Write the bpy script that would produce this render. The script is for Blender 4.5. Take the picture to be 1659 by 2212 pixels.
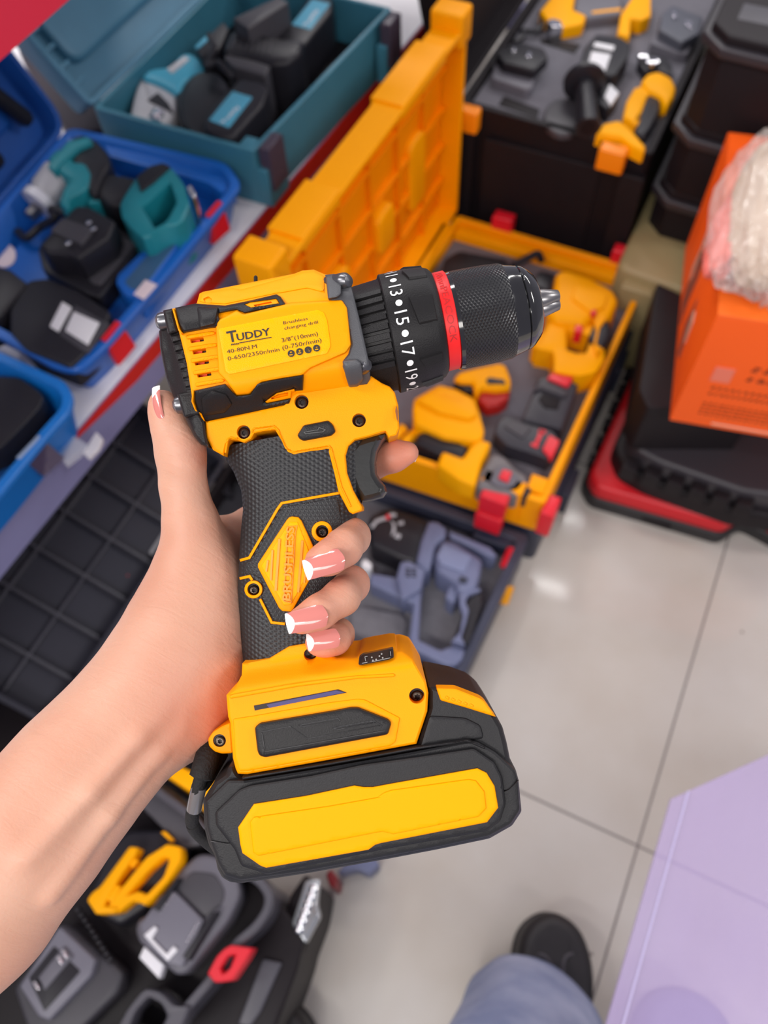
import bpy, bmesh, math, random
import numpy as np
from mathutils import Vector, Matrix
from mathutils.geometry import delaunay_2d_cdt
random.seed(7)
PI = math.pi
sc = bpy.context.scene
for o in list(bpy.data.objects):
    bpy.data.objects.remove(o)

# ------------------------------------------------------------------ camera
FPX = 1734.0                      # focal length in pixels of the 1659x2212 frame
CX, CY, CAMH = 829.5, 1106.0, 1.3
R3 = Matrix(((.90460878, -.35280542, .23918881), (.42478435, .79257354, -.43747622), (-.03523074, .49734849, .8668352)))
CM = Matrix.Translation((0, 0, CAMH)) @ R3.to_4x4()
cam_data = bpy.data.cameras.new('camera')
cam_data.sensor_fit = 'VERTICAL'
cam_data.sensor_height = 36.0
cam_data.lens = FPX / 2212 * 36.0
cam_data.clip_start = 0.01
cam_data.dof.use_dof = True
cam_data.dof.focus_distance = 0.322
cam_data.dof.aperture_fstop = 8.5
cam = bpy.data.objects.new('camera', cam_data)
sc.collection.objects.link(cam)
cam.matrix_world = CM
sc.camera = cam

# ------------------------------------------------------------------ light
world = bpy.data.worlds.new('world'); sc.world = world; world.use_nodes = True
bg = world.node_tree.nodes['Background']
bg.inputs[0].default_value = (0.86, 0.83, 1.0, 1)
bg.inputs[1].default_value = 0.27
sc.view_settings.view_transform = 'Standard'
sc.view_settings.look = 'None'
sc.view_settings.gamma = 1.0
sc.view_settings.use_curve_mapping = False
sc.view_settings.exposure = 0.32

def area_lamp(name, loc, size, power, col, rot=(0, 0, 0)):
    l = bpy.data.lights.new(name, 'AREA'); l.shape = 'RECTANGLE'; l.size, l.size_y = size; l.energy = power; l.color = col
    o = bpy.data.objects.new(name, l); o.location = loc; o.rotation_euler = rot; sc.collection.objects.link(o)
    return o
# long fluorescent-style ceiling lamps running along the aisle's cross direction
for k, (lx, ly) in enumerate(((-1.9, 1.4), (-1.3, 3.3), (2.3, 1.6), (2.2, -0.9), (-0.6, -1.5), (-1.9, -0.6), (0.6, 3.6))):
    area_lamp('ceiling_lamp_light', (lx, ly, 2.75), (1.5, 0.3), 31, (1.0, 0.97, 0.95))
for sx_, sy_ in ((-.09, 1.99), (-.15, 2.44)):
    area_lamp('ceiling_spot_tube', (sx_, sy_, 2.75), (.19, .022), .8, (1, .98, .96))
area_lamp('ceiling_panel_light', (0.4, -1.9, 2.75), (1.6, 1.0), 36, (1.0, 0.95, 0.90))

# ------------------------------------------------------------------ helpers
def at(px, py, z):
    """world point on the horizontal plane z seen at photo pixel px,py"""
    d = R3 @ Vector(((px - CX) / FPX, -(py - CY) / FPX, -1.0))
    t = (z - CAMH) / d.z
    return Vector((d.x * t, d.y * t, z))

C = sc.collection.objects
ROOTINV = {}
def root_of(o):
    while o.parent: o = o.parent
    return o
def thing(name, label, cat, loc=(0, 0, 0), group=None, rot=None):
    o = bpy.data.objects.new(name, None); C.link(o)
    m = Matrix.Translation(loc)
    if rot is not None: m = m @ rot.to_4x4()
    o.matrix_world = m
    o.empty_display_size = 0.02
    o['label'] = label; o['category'] = cat
    if group: o['group'] = group
    ROOTINV[o.name] = m.inverted()
    return o
def obj(name, bm, mat, parent=None, smooth=35, loc=None, uv=None):
    """bm is in world space; links ONE mesh object"""
    me = bpy.data.meshes.new(name)
    if parent is not None:
        bm.transform(ROOTINV[root_of(parent).name])
    elif loc is not None:
        bm.transform(Matrix.Translation(loc).inverted())
    bmesh.ops.recalc_face_normals(bm, faces=bm.faces)
    bm.to_mesh(me); bm.free()
    mats = mat if isinstance(mat, (list, tuple)) else [mat]
    for m in mats: me.materials.append(m)
    if smooth:
        me.polygons.foreach_set('use_smooth', [True] * len(me.polygons))
        me.set_sharp_from_angle(angle=math.radians(smooth))
    o = bpy.data.objects.new(name, me); C.link(o)
    if parent is not None: o.parent = parent
    elif loc is not None:
        o.location = loc; ROOTINV[o.name] = Matrix.Translation(loc).inverted()
    else: ROOTINV[o.name] = Matrix.Identity(4)
    return o
def tag(o, label=None, cat=None, group=None, kind=None):
    if label: o['label'] = label
    if cat: o['category'] = cat
    if group: o['group'] = group
    if kind: o['kind'] = kind
    return o

# ------------------------------------------------------------------ materials
MC = {}
def mat(name, col, rough=0.5, metal=0.0, noise=0.0, nscale=30.0, bump=0.0, bscale=400.0, spec=0.5, coat=0.0, alpha=1.0, trans=0.0, sss=0.0):
    if name in MC: return MC[name]
    m = bpy.data.materials.new(name); m.use_nodes = True; nt = m.node_tree; b = nt.nodes['Principled BSDF']
    b.inputs['Base Color'].default_value = (*col, 1); b.inputs['Roughness'].default_value = rough
    b.inputs['Metallic'].default_value = metal; b.inputs['Specular IOR Level'].default_value = spec
    b.inputs['Coat Weight'].default_value = coat; b.inputs['Alpha'].default_value = alpha
    b.inputs['Transmission Weight'].default_value = trans
    if sss:
        b.inputs['Subsurface Weight'].default_value = sss; b.inputs['Subsurface Radius'].default_value = (1, .35, .2); b.inputs['Subsurface Scale'].default_value = 0.004
    tc = nt.nodes.new('ShaderNodeTexCoord')
    n = nt.nodes.new('ShaderNodeTexNoise'); n.inputs['Scale'].default_value = nscale; n.inputs['Detail'].default_value = 4
    nt.links.new(tc.outputs['Object'], n.inputs['Vector'])
    mx = nt.nodes.new('ShaderNodeMix'); mx.data_type = 'RGBA'
    f = 1 - noise
    mx.inputs[6].default_value = (col[0] * f, col[1] * f, col[2] * f, 1)
    g = 1 + noise * .6
    mx.inputs[7].default_value = (min(1, col[0] * g), min(1, col[1] * g), min(1, col[2] * g), 1)
    nt.links.new(n.outputs['Fac'], mx.inputs[0]); nt.links.new(mx.outputs[2], b.inputs['Base Color'])
    if bump:
        n2 = nt.nodes.new('ShaderNodeTexNoise'); n2.inputs['Scale'].default_value = bscale; n2.inputs['Detail'].default_value = 3
        nt.links.new(tc.outputs['Object'], n2.inputs['Vector'])
        bp = nt.nodes.new('ShaderNodeBump'); bp.inputs['Strength'].default_value = bump; bp.inputs['Distance'].default_value = 0.0006
        nt.links.new(n2.outputs['Fac'], bp.inputs['Height']); nt.links.new(bp.outputs['Normal'], b.inputs['Normal'])
    MC[name] = m
    return m
def pattern_mat(name, col, rough, kind, freq, strength, dist=0.0005, spec=0.5):
    """moulded hexagon / triangle / knurl relief driven by the mesh UVs (metres along the surface)"""
    m = bpy.data.materials.new(name); m.use_nodes = True; nt = m.node_tree; b = nt.nodes['Principled BSDF']
    b.inputs['Base Color'].default_value = (*col, 1); b.inputs['Roughness'].default_value = rough; b.inputs['Specular IOR Level'].default_value = spec
    tc = nt.nodes.new('ShaderNodeUVMap'); tc.uv_map = 'relief'
    angs = {'hex': (0, 60, 120), 'tri': (30, 90, 150), 'knurl': (58, 122)}[kind]
    outs = []
    for a in angs:
        d = nt.nodes.new('ShaderNodeVectorMath'); d.operation = 'DOT_PRODUCT'
        nt.links.new(tc.outputs[0], d.inputs[0]); ca, sa = math.cos(math.radians(a)), math.sin(math.radians(a))
        d.inputs[1].default_value = (ca * freq, sa * freq, 0)
        c = nt.nodes.new('ShaderNodeMath')
        if kind == 'hex':
            c.operation = 'COSINE'; nt.links.new(d.outputs['Value'], c.inputs[0])
        else:
            c.operation = 'PINGPONG'; nt.links.new(d.outputs['Value'], c.inputs[0]); c.inputs[1].default_value = PI
        outs.append(c)
    acc = outs[0]
    for c in outs[1:]:
        s = nt.nodes.new('ShaderNodeMath'); s.operation = 'ADD' if kind == 'hex' else 'MINIMUM'
        nt.links.new(acc.outputs[0], s.inputs[0]); nt.links.new(c.outputs[0], s.inputs[1]); acc = s
    bp = nt.nodes.new('ShaderNodeBump'); bp.inputs['Strength'].default_value = strength; bp.inputs['Distance'].default_value = dist
    nt.links.new(acc.outputs[0], bp.inputs['Height']); nt.links.new(bp.outputs['Normal'], b.inputs['Normal'])
    MC[name] = m
    return m

# ------------------------------------------------------------------ 2-D polygon tools
def area2(p):
    return sum(p[i][0] * p[(i + 1) % len(p)][1] - p[(i + 1) % len(p)][0] * p[i][1] for i in range(len(p))) / 2
def offset(p, d):
    """inset (d>0) a closed loop by mitred offset"""
    n = len(p); s = 1 if area2(p) > 0 else -1; out = []
    for i in range(n):
        a, b, c = p[i - 1], p[i], p[(i + 1) % n]
        e1 = Vector((b[0] - a[0], b[1] - a[1])); e2 = Vector((c[0] - b[0], c[1] - b[1]))
        if e1.length < 1e-9 or e2.length < 1e-9: out.append((b[0], b[1])); continue
        e1.normalize(); e2.normalize()
        n1 = Vector((-e1.y, e1.x)) * s; n2 = Vector((-e2.y, e2.x)) * s
        m = n1 + n2
        if m.length < 1e-6: m = n1
        m.normalize(); k = max(0.45, m.dot(n1))
        out.append((b[0] + m.x * d / k, b[1] + m.y * d / k))
    return out
def rnd(p, r, n=4, only=None):
    """round the corners of a polygon with radius ~r"""
    out = []; N = len(p)
    for i in range(N):
        a, b, c = Vector(p[i - 1][:2]), Vector(p[i][:2]), Vector(p[(i + 1) % N][:2])
        ri = r[i] if isinstance(r, (list, tuple)) else r
        l1, l2 = (a - b).length, (c - b).length
        k = min(ri, l1 * .48, l2 * .48)
        if k < 1e-9: out.append(tuple(b)); continue
        s, e = b + (a - b).normalized() * k, b + (c - b).normalized() * k
        for j in range(n + 1):
            t = j / n
            q = s * (1 - t) ** 2 + b * 2 * t * (1 - t) + e * t * t
            out.append((q.x, q.y))
    return out
def circle(cx, cy, r, n=20, a0=0):
    return [(cx + r * math.cos(a0 + 2 * PI * i / n), cy + r * math.sin(a0 + 2 * PI * i / n)) for i in range(n)]
def star(cx, cy, r, a0=0):
    return [(cx + (r if i % 2 else r * .66) * math.cos(a0 + PI * i / 6), cy + (r if i % 2 else r * .66) * math.sin(a0 + PI * i / 6)) for i in range(12)]
def resample(p, g):
    out = []; n = len(p)
    for i in range(n):
        a, b = p[i], p[(i + 1) % n]; L = math.hypot(b[0] - a[0], b[1] - a[1]); k = max(1, int(math.ceil(L / g)))
        for j in range(k): out.append((a[0] + (b[0] - a[0]) * j / k, a[1] + (b[1] - a[1]) * j / k))
    return out
def inside(pts, poly):
    pts = np.asarray(pts, float); x, y = pts[:, 0], pts[:, 1]; r = np.zeros(len(pts), bool); n = len(poly)
    for i in range(n):
        x0, y0 = poly[i]; x1, y1 = poly[(i + 1) % n]
        if y0 == y1: continue
        c = ((y0 > y) != (y1 > y)) & (x < (x1 - x0) * (y - y0) / (y1 - y0) + x0)
        r ^= c
    return r
def dist(pts, poly):
    pts = np.asarray(pts, float); d = np.full(len(pts), 1e9); P = np.asarray(poly, float); Q = np.roll(P, -1, 0)
    for a, b in zip(P, Q):
        e = b - a; L = (e ** 2).sum()
        t = np.clip(((pts - a) @ e) / max(L, 1e-12), 0, 1)
        d = np.minimum(d, np.hypot(*(pts - a - t[:, None] * e).T))
    return d
def ribbon(path, w, closed=False):
    L, Rr = [], []; n = len(path)
    for i in range(n):
        a = Vector(path[max(i - 1, 0)]); b = Vector(path[i]); c = Vector(path[min(i + 1, n - 1)])
        d1 = (b - a).normalized() if (b - a).length > 0 else (c - b).normalized(); d2 = (c - b).normalized() if (c - b).length > 0 else d1
        m = (Vector((-d1.y, d1.x)) + Vector((-d2.y, d2.x))); m.normalize(); k = max(.5, m.dot(Vector((-d1.y, d1.x))))
        L.append(tuple(b + m * w / 2 / k)); Rr.append(tuple(b - m * w / 2 / k))
    return L + Rr[::-1]

# ------------------------------------------------------------------ solids in world space
def prism(poly, z0, z1, bev=0.0, segs=3, bm=None, both=False, M=None, taper=0.0, r=0.0):
    """vertical prism of an x,y polygon with a rounded top edge"""
    bm = bm or bmesh.new(); rings = []
    per = sum(math.hypot(poly[i][0] - poly[i - 1][0], poly[i][1] - poly[i - 1][1]) for i in range(len(poly)))
    bev = min(bev, .55 * abs(area2(poly)) / max(per, 1e-9))
    if taper: rings.append((offset(poly, -taper), z0))
    else: rings.append((offset(poly, bev) if both and bev else poly, z0))
    if both and bev:
        rings.append((offset(poly, bev * .3), z0 + bev * .3)); rings.append((poly, z0 + bev))
    if bev:
        for k in range(segs + 1):
            a = PI / 2 * k / segs
            rings.append((offset(poly, bev * (1 - math.cos(a))) if k else poly, z1 - bev * (1 - math.sin(a))))
    else: rings.append((poly, z1))
    if r: rings = [(rnd(q, r, 4), z) for q, z in rings]
    vs = [[bm.verts.new((p[0], p[1], z)) for p in q] for q, z in rings]
    n = len(vs[0])
    for a, b in zip(vs[:-1], vs[1:]):
        for i in range(n): bm.faces.new((a[i], a[(i + 1) % n], b[(i + 1) % n], b[i]))
    def cap(vv):
        f = bm.faces.new(vv); f.normal_update(); bmesh.ops.triangulate(bm, faces=[f], ngon_method='EAR_CLIP')
    cap(vs[0][::-1]); cap(vs[-1])
    if M is not None: bmesh.ops.transform(bm, matrix=M, verts=[v for r in vs for v in r])
    return bm
def box(x0, x1, y0, y1, z0, z1, bev=0.0, r=0.0, bm=None, both=False, M=None):
    p = [(x0, y0), (x1, y0), (x1, y1), (x0, y1)]
    if r: p = rnd(p, r, 5)
    return prism(p, z0, z1, bev, bm=bm, both=both, M=M)
def obox(c, ax, ay, az, sx, sy, sz, bev=0.0, bm=None, r=0):
    """box centred at c with local axes"""
    M = Matrix((( ax[0], ay[0], az[0], c[0]), (ax[1], ay[1], az[1], c[1]), (ax[2], ay[2], az[2], c[2]), (0, 0, 0, 1)))
    return box(-sx / 2, sx / 2, -sy / 2, sy / 2, -sz / 2, sz / 2, bev, r, bm=bm, both=True, M=M)
def tray(outer, z0, z1, wall, floor_t, bm=None, rim=0.0, rimh=0.008, bev=0.0015, draft=0.0, r=0.0):
    """open box: walls of thickness wall around a floor, with an outward rim"""
    bm = bm or bmesh.new()
    inner = offset(outer, wall)
    rings = [(offset(outer, draft), z0)]
    if rim:
        rings += [(outer, z1 - rimh), (offset(outer, -rim), z1 - rimh), (offset(outer, -rim), z1 - bev), (offset(outer, -rim + bev), z1)]
    else: rings += [(outer, z1 - bev), (offset(outer, bev), z1)]
    rings += [(offset(inner, -bev), z1), (inner, z1 - bev), (offset(inner, draft), z0 + floor_t)]
    if r: rings = [(rnd(q, r, 4), z) for q, z in rings]
    n = len(rings[0][0])
    vs = [[bm.verts.new((p[0], p[1], z)) for p in q] for q, z in rings]
    for a, b in zip(vs[:-1], vs[1:]):
        for i in range(n): bm.faces.new((a[i], a[(i + 1) % n], b[(i + 1) % n], b[i]))
    for vv in (vs[0][::-1], vs[-1]):
        f = bm.faces.new(vv); f.normal_update(); bmesh.ops.triangulate(bm, faces=[f], ngon_method='EAR_CLIP')
    return bm
def ppoly(pts, z): return [tuple(at(x, y, z)[:2]) for x, y in pts]
def pp(pts, zt, zb, bev=0.003, r=0.0, bm=None, both=False):
    """prism standing on z=zb whose top face, at z=zt, has the outline pts of the photo"""
    return prism(ppoly(pts, zt), zb, zt, bev, bm=bm, both=both, r=r)
def lathe(prof, origin, axis, up=None, n=32, bm=None, cap=True):
    """revolve (t, r) stations round axis from origin"""
    bm = bm or bmesh.new(); axis = Vector(axis).normalized()
    u = axis.orthogonal().normalized() if up is None else (Vector(up) - axis * axis.dot(Vector(up))).normalized(); w = axis.cross(u)
    rs = []
    for t, r in prof:
        c = Vector(origin) + axis * t
        rs.append([bm.verts.new(c + (u * math.cos(2 * PI * i / n) + w * math.sin(2 * PI * i / n)) * max(r, 1e-5)) for i in range(n)])
    for a, b in zip(rs[:-1], rs[1:]):
        for i in range(n): bm.faces.new((a[i], a[(i + 1) % n], b[(i + 1) % n], b[i]))
    if cap: bm.faces.new(rs[0][::-1]); bm.faces.new(rs[-1])
    return bm
def tube(path, rad, n=10, bm=None, cap=True):
    bm = bm or bmesh.new(); rs = []; up = Vector((0, 0, 1)); P = [Vector(p) for p in path]
    for i, p in enumerate(P):
        d = (P[min(i + 1, len(P) - 1)] - P[max(i - 1, 0)]).normalized()
        if abs(d.dot(up)) > .95: up = Vector((1, 0, 0))
        s = d.cross(up).normalized(); t = s.cross(d); r = rad[i] if isinstance(rad, (list, tuple)) else rad
        rs.append([bm.verts.new(p + (s * math.cos(2 * PI * k / n) + t * math.sin(2 * PI * k / n)) * r) for k in range(n)])
    for a, b in zip(rs[:-1], rs[1:]):
        for i in range(n): bm.faces.new((a[i], a[(i + 1) % n], b[(i + 1) % n], b[i]))
    if cap: bm.faces.new(rs[0][::-1]); bm.faces.new(rs[-1])
    return bm
def smooth_path(P, k=6):
    P = [Vector(p) for p in P]; out = []
    for i in range(len(P) - 1):
        p0, p1, p2, p3 = P[max(i - 1, 0)], P[i], P[i + 1], P[min(i + 2, len(P) - 1)]
        for j in range(k):
            t = j / k
            out.append(0.5 * ((2 * p1) + (p2 - p0) * t + (2 * p0 - 5 * p1 + 4 * p2 - p3) * t * t + (3 * p1 - p0 - 3 * p2 + p3) * t ** 3))
    out.append(P[-1]); return out
_txt = {}
def text2d(s, bold=False):
    """2-D mesh of a string in font units, cap height about 0.7"""
    if (s, bold) in _txt: return _txt[(s, bold)]
    cu = bpy.data.curves.new('t', 'FONT'); cu.body = s; cu.size = 1; cu.resolution_u = 2; cu.fill_mode = 'FRONT'
    if bold: cu.offset = 0.022
    o = bpy.data.objects.new('t', cu); C.link(o)
    dg = bpy.context.evaluated_depsgraph_get(); me = bpy.data.meshes.new_from_object(o.evaluated_get(dg))
    v = [tuple(x.co[:2]) for x in me.vertices]; f = [tuple(p.vertices) for p in me.polygons]
    bpy.data.objects.remove(o); bpy.data.curves.remove(cu); bpy.data.meshes.remove(me)
    _txt[(s, bold)] = (v, f)
    return v, f
def world_text(s, A, B, h, z, bm=None, bold=False):
    """lettering lying at height z, its baseline from photo pixel A to B"""
    bm = bm or bmesh.new(); v, f = text2d(s, bold); x0 = min(p[0] for p in v); x1 = max(p[0] for p in v)
    a, b = at(*A, z), at(*B, z); e = b - a; n = Vector((-e.y, e.x, 0)).normalized()
    vs = [bm.verts.new(a + e * ((p[0] - x0) / (x1 - x0)) + n * p[1] / .7 * h) for p in v]
    for q in f:
        try: bm.faces.new([vs[i] for i in q])
        except ValueError: pass
    return bm
# ================================================================== FLOOR
def floor_mat():
    m = bpy.data.materials.new('floor_tiles'); m.use_nodes = True; nt = m.node_tree; b = nt.nodes['Principled BSDF']
    N = nt.nodes.new; L = nt.links.new
    tc = N('ShaderNodeTexCoord'); sx = N('ShaderNodeSeparateXYZ'); L(tc.outputs['Object'], sx.inputs[0])
    def line(sock, o, w):
        a = N('ShaderNodeMath'); a.operation = 'SUBTRACT'; a.inputs[1].default_value = o; L(sock, a.inputs[0])
        p = N('ShaderNodeMath'); p.operation = 'PINGPONG'; p.inputs[1].default_value = .3085; L(a.outputs[0], p.inputs[0])
        c = N('ShaderNodeMath'); c.operation = 'LESS_THAN'; c.inputs[1].default_value = w; L(p.outputs[0], c.inputs[0]); return c
    g1 = line(sx.outputs[0], .232, .0017); g2 = line(sx.outputs[1], .290, .0017)
    mxg = N('ShaderNodeMath'); mxg.operation = 'MAXIMUM'; L(g1.outputs[0], mxg.inputs[0]); L(g2.outputs[0], mxg.inputs[1])
    n = N('ShaderNodeTexNoise'); n.inputs['Scale'].default_value = 4.0; n.inputs['Detail'].default_value = 5; L(tc.outputs['Object'], n.inputs[0])
    r = N('ShaderNodeValToRGB'); r.color_ramp.elements[0].position = .3; r.color_ramp.elements[0].color = (.48, .435, .38, 1); r.color_ramp.elements[1].position = .7; r.color_ramp.elements[1].color = (.57, .545, .51, 1)
    L(n.outputs['Fac'], r.inputs[0])
    mx = N('ShaderNodeMix'); mx.data_type = 'RGBA'; mx.inputs[7].default_value = (.20, .18, .17, 1); L(mxg.outputs[0], mx.inputs[0]); L(r.outputs[0], mx.inputs[6])
    n2 = N('ShaderNodeTexVoronoi'); n2.inputs['Scale'].default_value = 9; L(tc.outputs['Object'], n2.inputs[0])
    lt = N('ShaderNodeMath'); lt.operation = 'LESS_THAN'; lt.inputs[1].default_value = .03; L(n2.outputs['Distance'], lt.inputs[0])
    sp = N('ShaderNodeMix'); sp.data_type = 'RGBA'; sp.inputs[7].default_value = (.25, .22, .20, 1); L(lt.outputs[0], sp.inputs[0]); L(mx.outputs[2], sp.inputs[6])
    L(sp.outputs[2], b.inputs['Base Color']); b.inputs['Roughness'].default_value = .09; b.inputs['Specular IOR Level'].default_value = .30
    return m
tag(obj('floor', box(-3.2, 2.2, -1.6, 4.2, -.02, 0), floor_mat(), smooth=0), kind='structure')

# ------------------------------------------------------------------ materials of the goods
BLK = mat('case_black', (.012, .009, .011), .5, noise=.2, spec=.22)
BLK2 = mat('tool_black', (.014, .013, .018), .42, noise=.2, spec=.4)
DGR = mat('tool_dark_grey', (.055, .052, .062), .5, noise=.15)
MGR = mat('tool_mid_grey', (.13, .125, .15), .5, noise=.1)
LGR = mat('tool_light_grey', (.42, .42, .45), .4, noise=.08)
FOAM = mat('foam_grey', (.15, .145, .17), .9, noise=.25, nscale=200, bump=.5, bscale=300)
FOAML = mat('foam_light_grey', (.17, .165, .185), .9, noise=.3, nscale=150, bump=.5, bscale=300)
YEL = mat('case_yellow', (1.0, .37, .0), .45, noise=.04, spec=.15)
YTL = mat('tool_yellow', (1.0, .42, .0), .45, noise=.04, spec=.15)
BLU = mat('case_blue', (.008, .12, .50), .38, noise=.08)
BLU2 = mat('case_bright_blue', (.004, .17, .58), .38, noise=.08)
TEAL = mat('case_teal', (.045, .19, .27), .42, noise=.08)
TEA2 = mat('tool_teal', (.010, .22, .27), .42, noise=.08)
SKY_ = mat('label_sky_blue', (.08, .38, .55), .35)
RED2 = mat('latch_red', (.72, .010, .025), .38, noise=.05)
WHT = mat('shelf_white', (.86, .83, .86), .35, noise=.03)
REDS = mat('shelf_red', (.60, .018, .016), .42, noise=.04)
LAV = mat('shelf_lavender', (.22, .22, .40), .45, noise=.05)
SLT = mat('tool_slate_blue', (.145, .165, .28), .45, noise=.08)
NAVY = mat('case_navy', (.022, .026, .050), .42, noise=.15)
WBT = mat('button_white', (.78, .77, .80), .35)
CHR = mat('chrome', (.75, .75, .78), .12, metal=1)
ORG = mat('carton_orange', (1.0, .115, .002), .55, noise=.06, nscale=8)
KHA = mat('case_khaki', (.33, .27, .13), .5, noise=.08)
CLR = mat('clear_plastic', (.85, .86, .90), .08, alpha=.28, spec=.8)

def lid(P0, P1, up, H, depth, mat_, parent, r=.03, wall=.006, nx=0, ny=0, rib=None, name='lid', ribh=.6, rim=.004):
    """an open lid: a shallow tray hinged on P0-P1, rising along `up`, hollow side facing the case"""
    P0, P1 = Vector(P0), Vector(P1); X = (P1 - P0); Lx = X.length; X.normalize(); U = Vector(up).normalized(); Z = X.cross(U).normalized(); U = Z.cross(X)
    O = P0 - Z * depth
    M = Matrix(((X.x, U.x, Z.x, O.x), (X.y, U.y, Z.y, O.y), (X.z, U.z, Z.z, O.z), (0, 0, 0, 1)))
    q = rnd([(0, 0), (Lx, 0), (Lx, H), (0, H)], r, 4)
    bm = tray(q, 0, depth, wall, .005, rim=rim, rimh=.010); bm.transform(M)
    o = obj(name, bm, mat_, parent)
    if nx or ny:
        bm = bmesh.new(); w = .005
        for i in range(1, nx): box(Lx * i / nx - w / 2, Lx * i / nx + w / 2, wall, H - wall, .004, depth * ribh, bm=bm, bev=.001)
        for j in range(1, ny): box(wall, Lx - wall, H * j / ny - w / 2, H * j / ny + w / 2, .004, depth * ribh * .97, bm=bm, bev=.001)
        bm.transform(M); obj('lid_ribs', bm, rib or mat_, o)
    return o, M, Lx
def plate(pts, t, bm=None):
    """slab of four world points with thickness t along its normal"""
    bm = bm or bmesh.new(); p = [Vector(q) for q in pts]; n = (p[1] - p[0]).cross(p[2] - p[0]).normalized() * t
    v = [bm.verts.new(q) for q in p] + [bm.verts.new(q + n) for q in p]; k = len(p)
    bm.faces.new(v[:k][::-1]); bm.faces.new(v[k:])
    for i in range(k): bm.faces.new((v[i], v[(i + 1) % k], v[k + (i + 1) % k], v[k + i]))
    return bm
def Q(ox, oy, s): return lambda *P: [(ox + x / s, oy + y / s) for x, y in P]
A4 = Q(0, 0, 2.9625); A5 = Q(0, 500, 2.963); A1 = Q(240, 0, 2.44); A2 = Q(860, 0, 2.076); A3 = Q(840, 440, 2.765); AR = Q(1240, 200, 2.2124)
AS = Q(740, 980, 3.318); AL = Q(0, 1640, 2.183); AF = Q(900, 1600, 2.186); AG = Q(560, 40, 3.456); AC = Q(0, 740, 5.53); AK = Q(1300, 0, 4.607); AD = Q(0, 900, 2.95)
def mid(pts, z): 
    q = ppoly(pts, z); return (sum(p[0] for p in q) / len(q), sum(p[1] for p in q) / len(q), 0)
def simple(name, label, cat, pts, zt, zb, m, group=None, r=.004, bev=.003):
    """a thing made of one main body; further parts are added to it"""
    c = mid(pts, zt); t = thing(name, label, cat, (c[0], c[1], zb), group)
    obj('body', pp(pts, zt, zb, bev, r), m, t); return t
def part(name, parent, pts, zt, zb, m, r=.002, bev=.0015): return obj(name, pp(pts, zt, zb, bev, r), m, parent)
def loop_bm(outer, hole, zt, zb):
    a, b = [Vector(p) for p in ppoly(outer, zt)], [Vector(p) for p in ppoly(hole, zt)]
    n = 28
    def res(p):
        L = [0]; 
        for i in range(len(p)): L.append(L[-1] + (p[(i + 1) % len(p)] - p[i]).length)
        out = []
        for k in range(n):
            t = L[-1] * k / n; i = max(j for j in range(len(p)) if L[j] <= t); f = (t - L[i]) / max(1e-9, L[i + 1] - L[i]); out.append(p[i].lerp(p[(i + 1) % len(p)], f))
        return out
    a, b = res(a), res(b); c = sum(b, Vector((0, 0))) / n
    if area2([tuple(p) for p in a]) * area2([tuple(p) for p in b]) < 0: b = b[::-1]
    k0 = min(range(n), key=lambda k: sum((a[i] - b[(i + k) % n]).length for i in range(n))); b = b[k0:] + b[:k0]
    bm = bmesh.new(); bev = .002
    ringset = [[(p, zb) for p in a], [(p, zt - bev) for p in a], [(p.lerp(q, .12), zt) for p, q in zip(a, b)], [(q.lerp(p, .12), zt) for p, q in zip(a, b)], [(q, zt - bev) for q in b], [(q, zb) for q in b]]
    vs = [[bm.verts.new((p.x, p.y, z)) for p, z in rg] for rg in ringset]
    for i in range(len(vs)):
        u, v = vs[i], vs[(i + 1) % len(vs)]
        for k in range(n): bm.faces.new((u[k], u[(k + 1) % n], v[(k + 1) % n], v[k]))
    return bm

# ================================================================== DISPLAY SHELF
DZ = .46
e0, e1 = at(135, 965, DZ), at(904, 60, DZ); ed = (e1 - e0).normalized(); en = Vector((-ed.y, ed.x, 0))
a0, a1 = e0 - ed * .8, e1 + ed * .9
SHF = thing('display_shelf', 'low white display shelf with a red front edge, carrying the blue and teal tool cases', 'shelf', (e0.x - .3, e0.y, 0))
obj('deck', prism([tuple(a0[:2]), tuple(a1[:2]), tuple((a1 + en * .75)[:2]), tuple((a0 + en * .75)[:2])], DZ - .02, DZ, .001), WHT, SHF)
lp = lambda p, dz, out=.0: Vector((p.x, p.y, DZ + dz)) - en * out
k0, k1 = at(135, 965, DZ), at(330, 730, DZ)
obj('red_edge_strip', plate([lp(k0, -.001, .002), lp(k0, -.004, .002), lp(k1, -.037, .002), lp(a1, -.037, .002), lp(a1, -.001, .002)], .002), REDS, SHF)
obj('front_rail', plate([lp(a0, -.0, .0), lp(a0, -.075, .0), lp(a1, -.055, .0), lp(a1, -.0, .0)], .002), LAV, SHF)
for s, pz in ((-.3, 0), (1.9, 0)):
    pc = e0 + ed * s + en * .12
    obj('post', box(pc.x - .02, pc.x + .02, pc.y - .02, pc.y + .02, 0, DZ - .02), LAV, SHF)
    pc = e0 + ed * s + en * .7
    obj('post', box(pc.x - .02, pc.x + .02, pc.y - .02, pc.y + .02, 0, 1.1), LAV, SHF)
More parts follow.
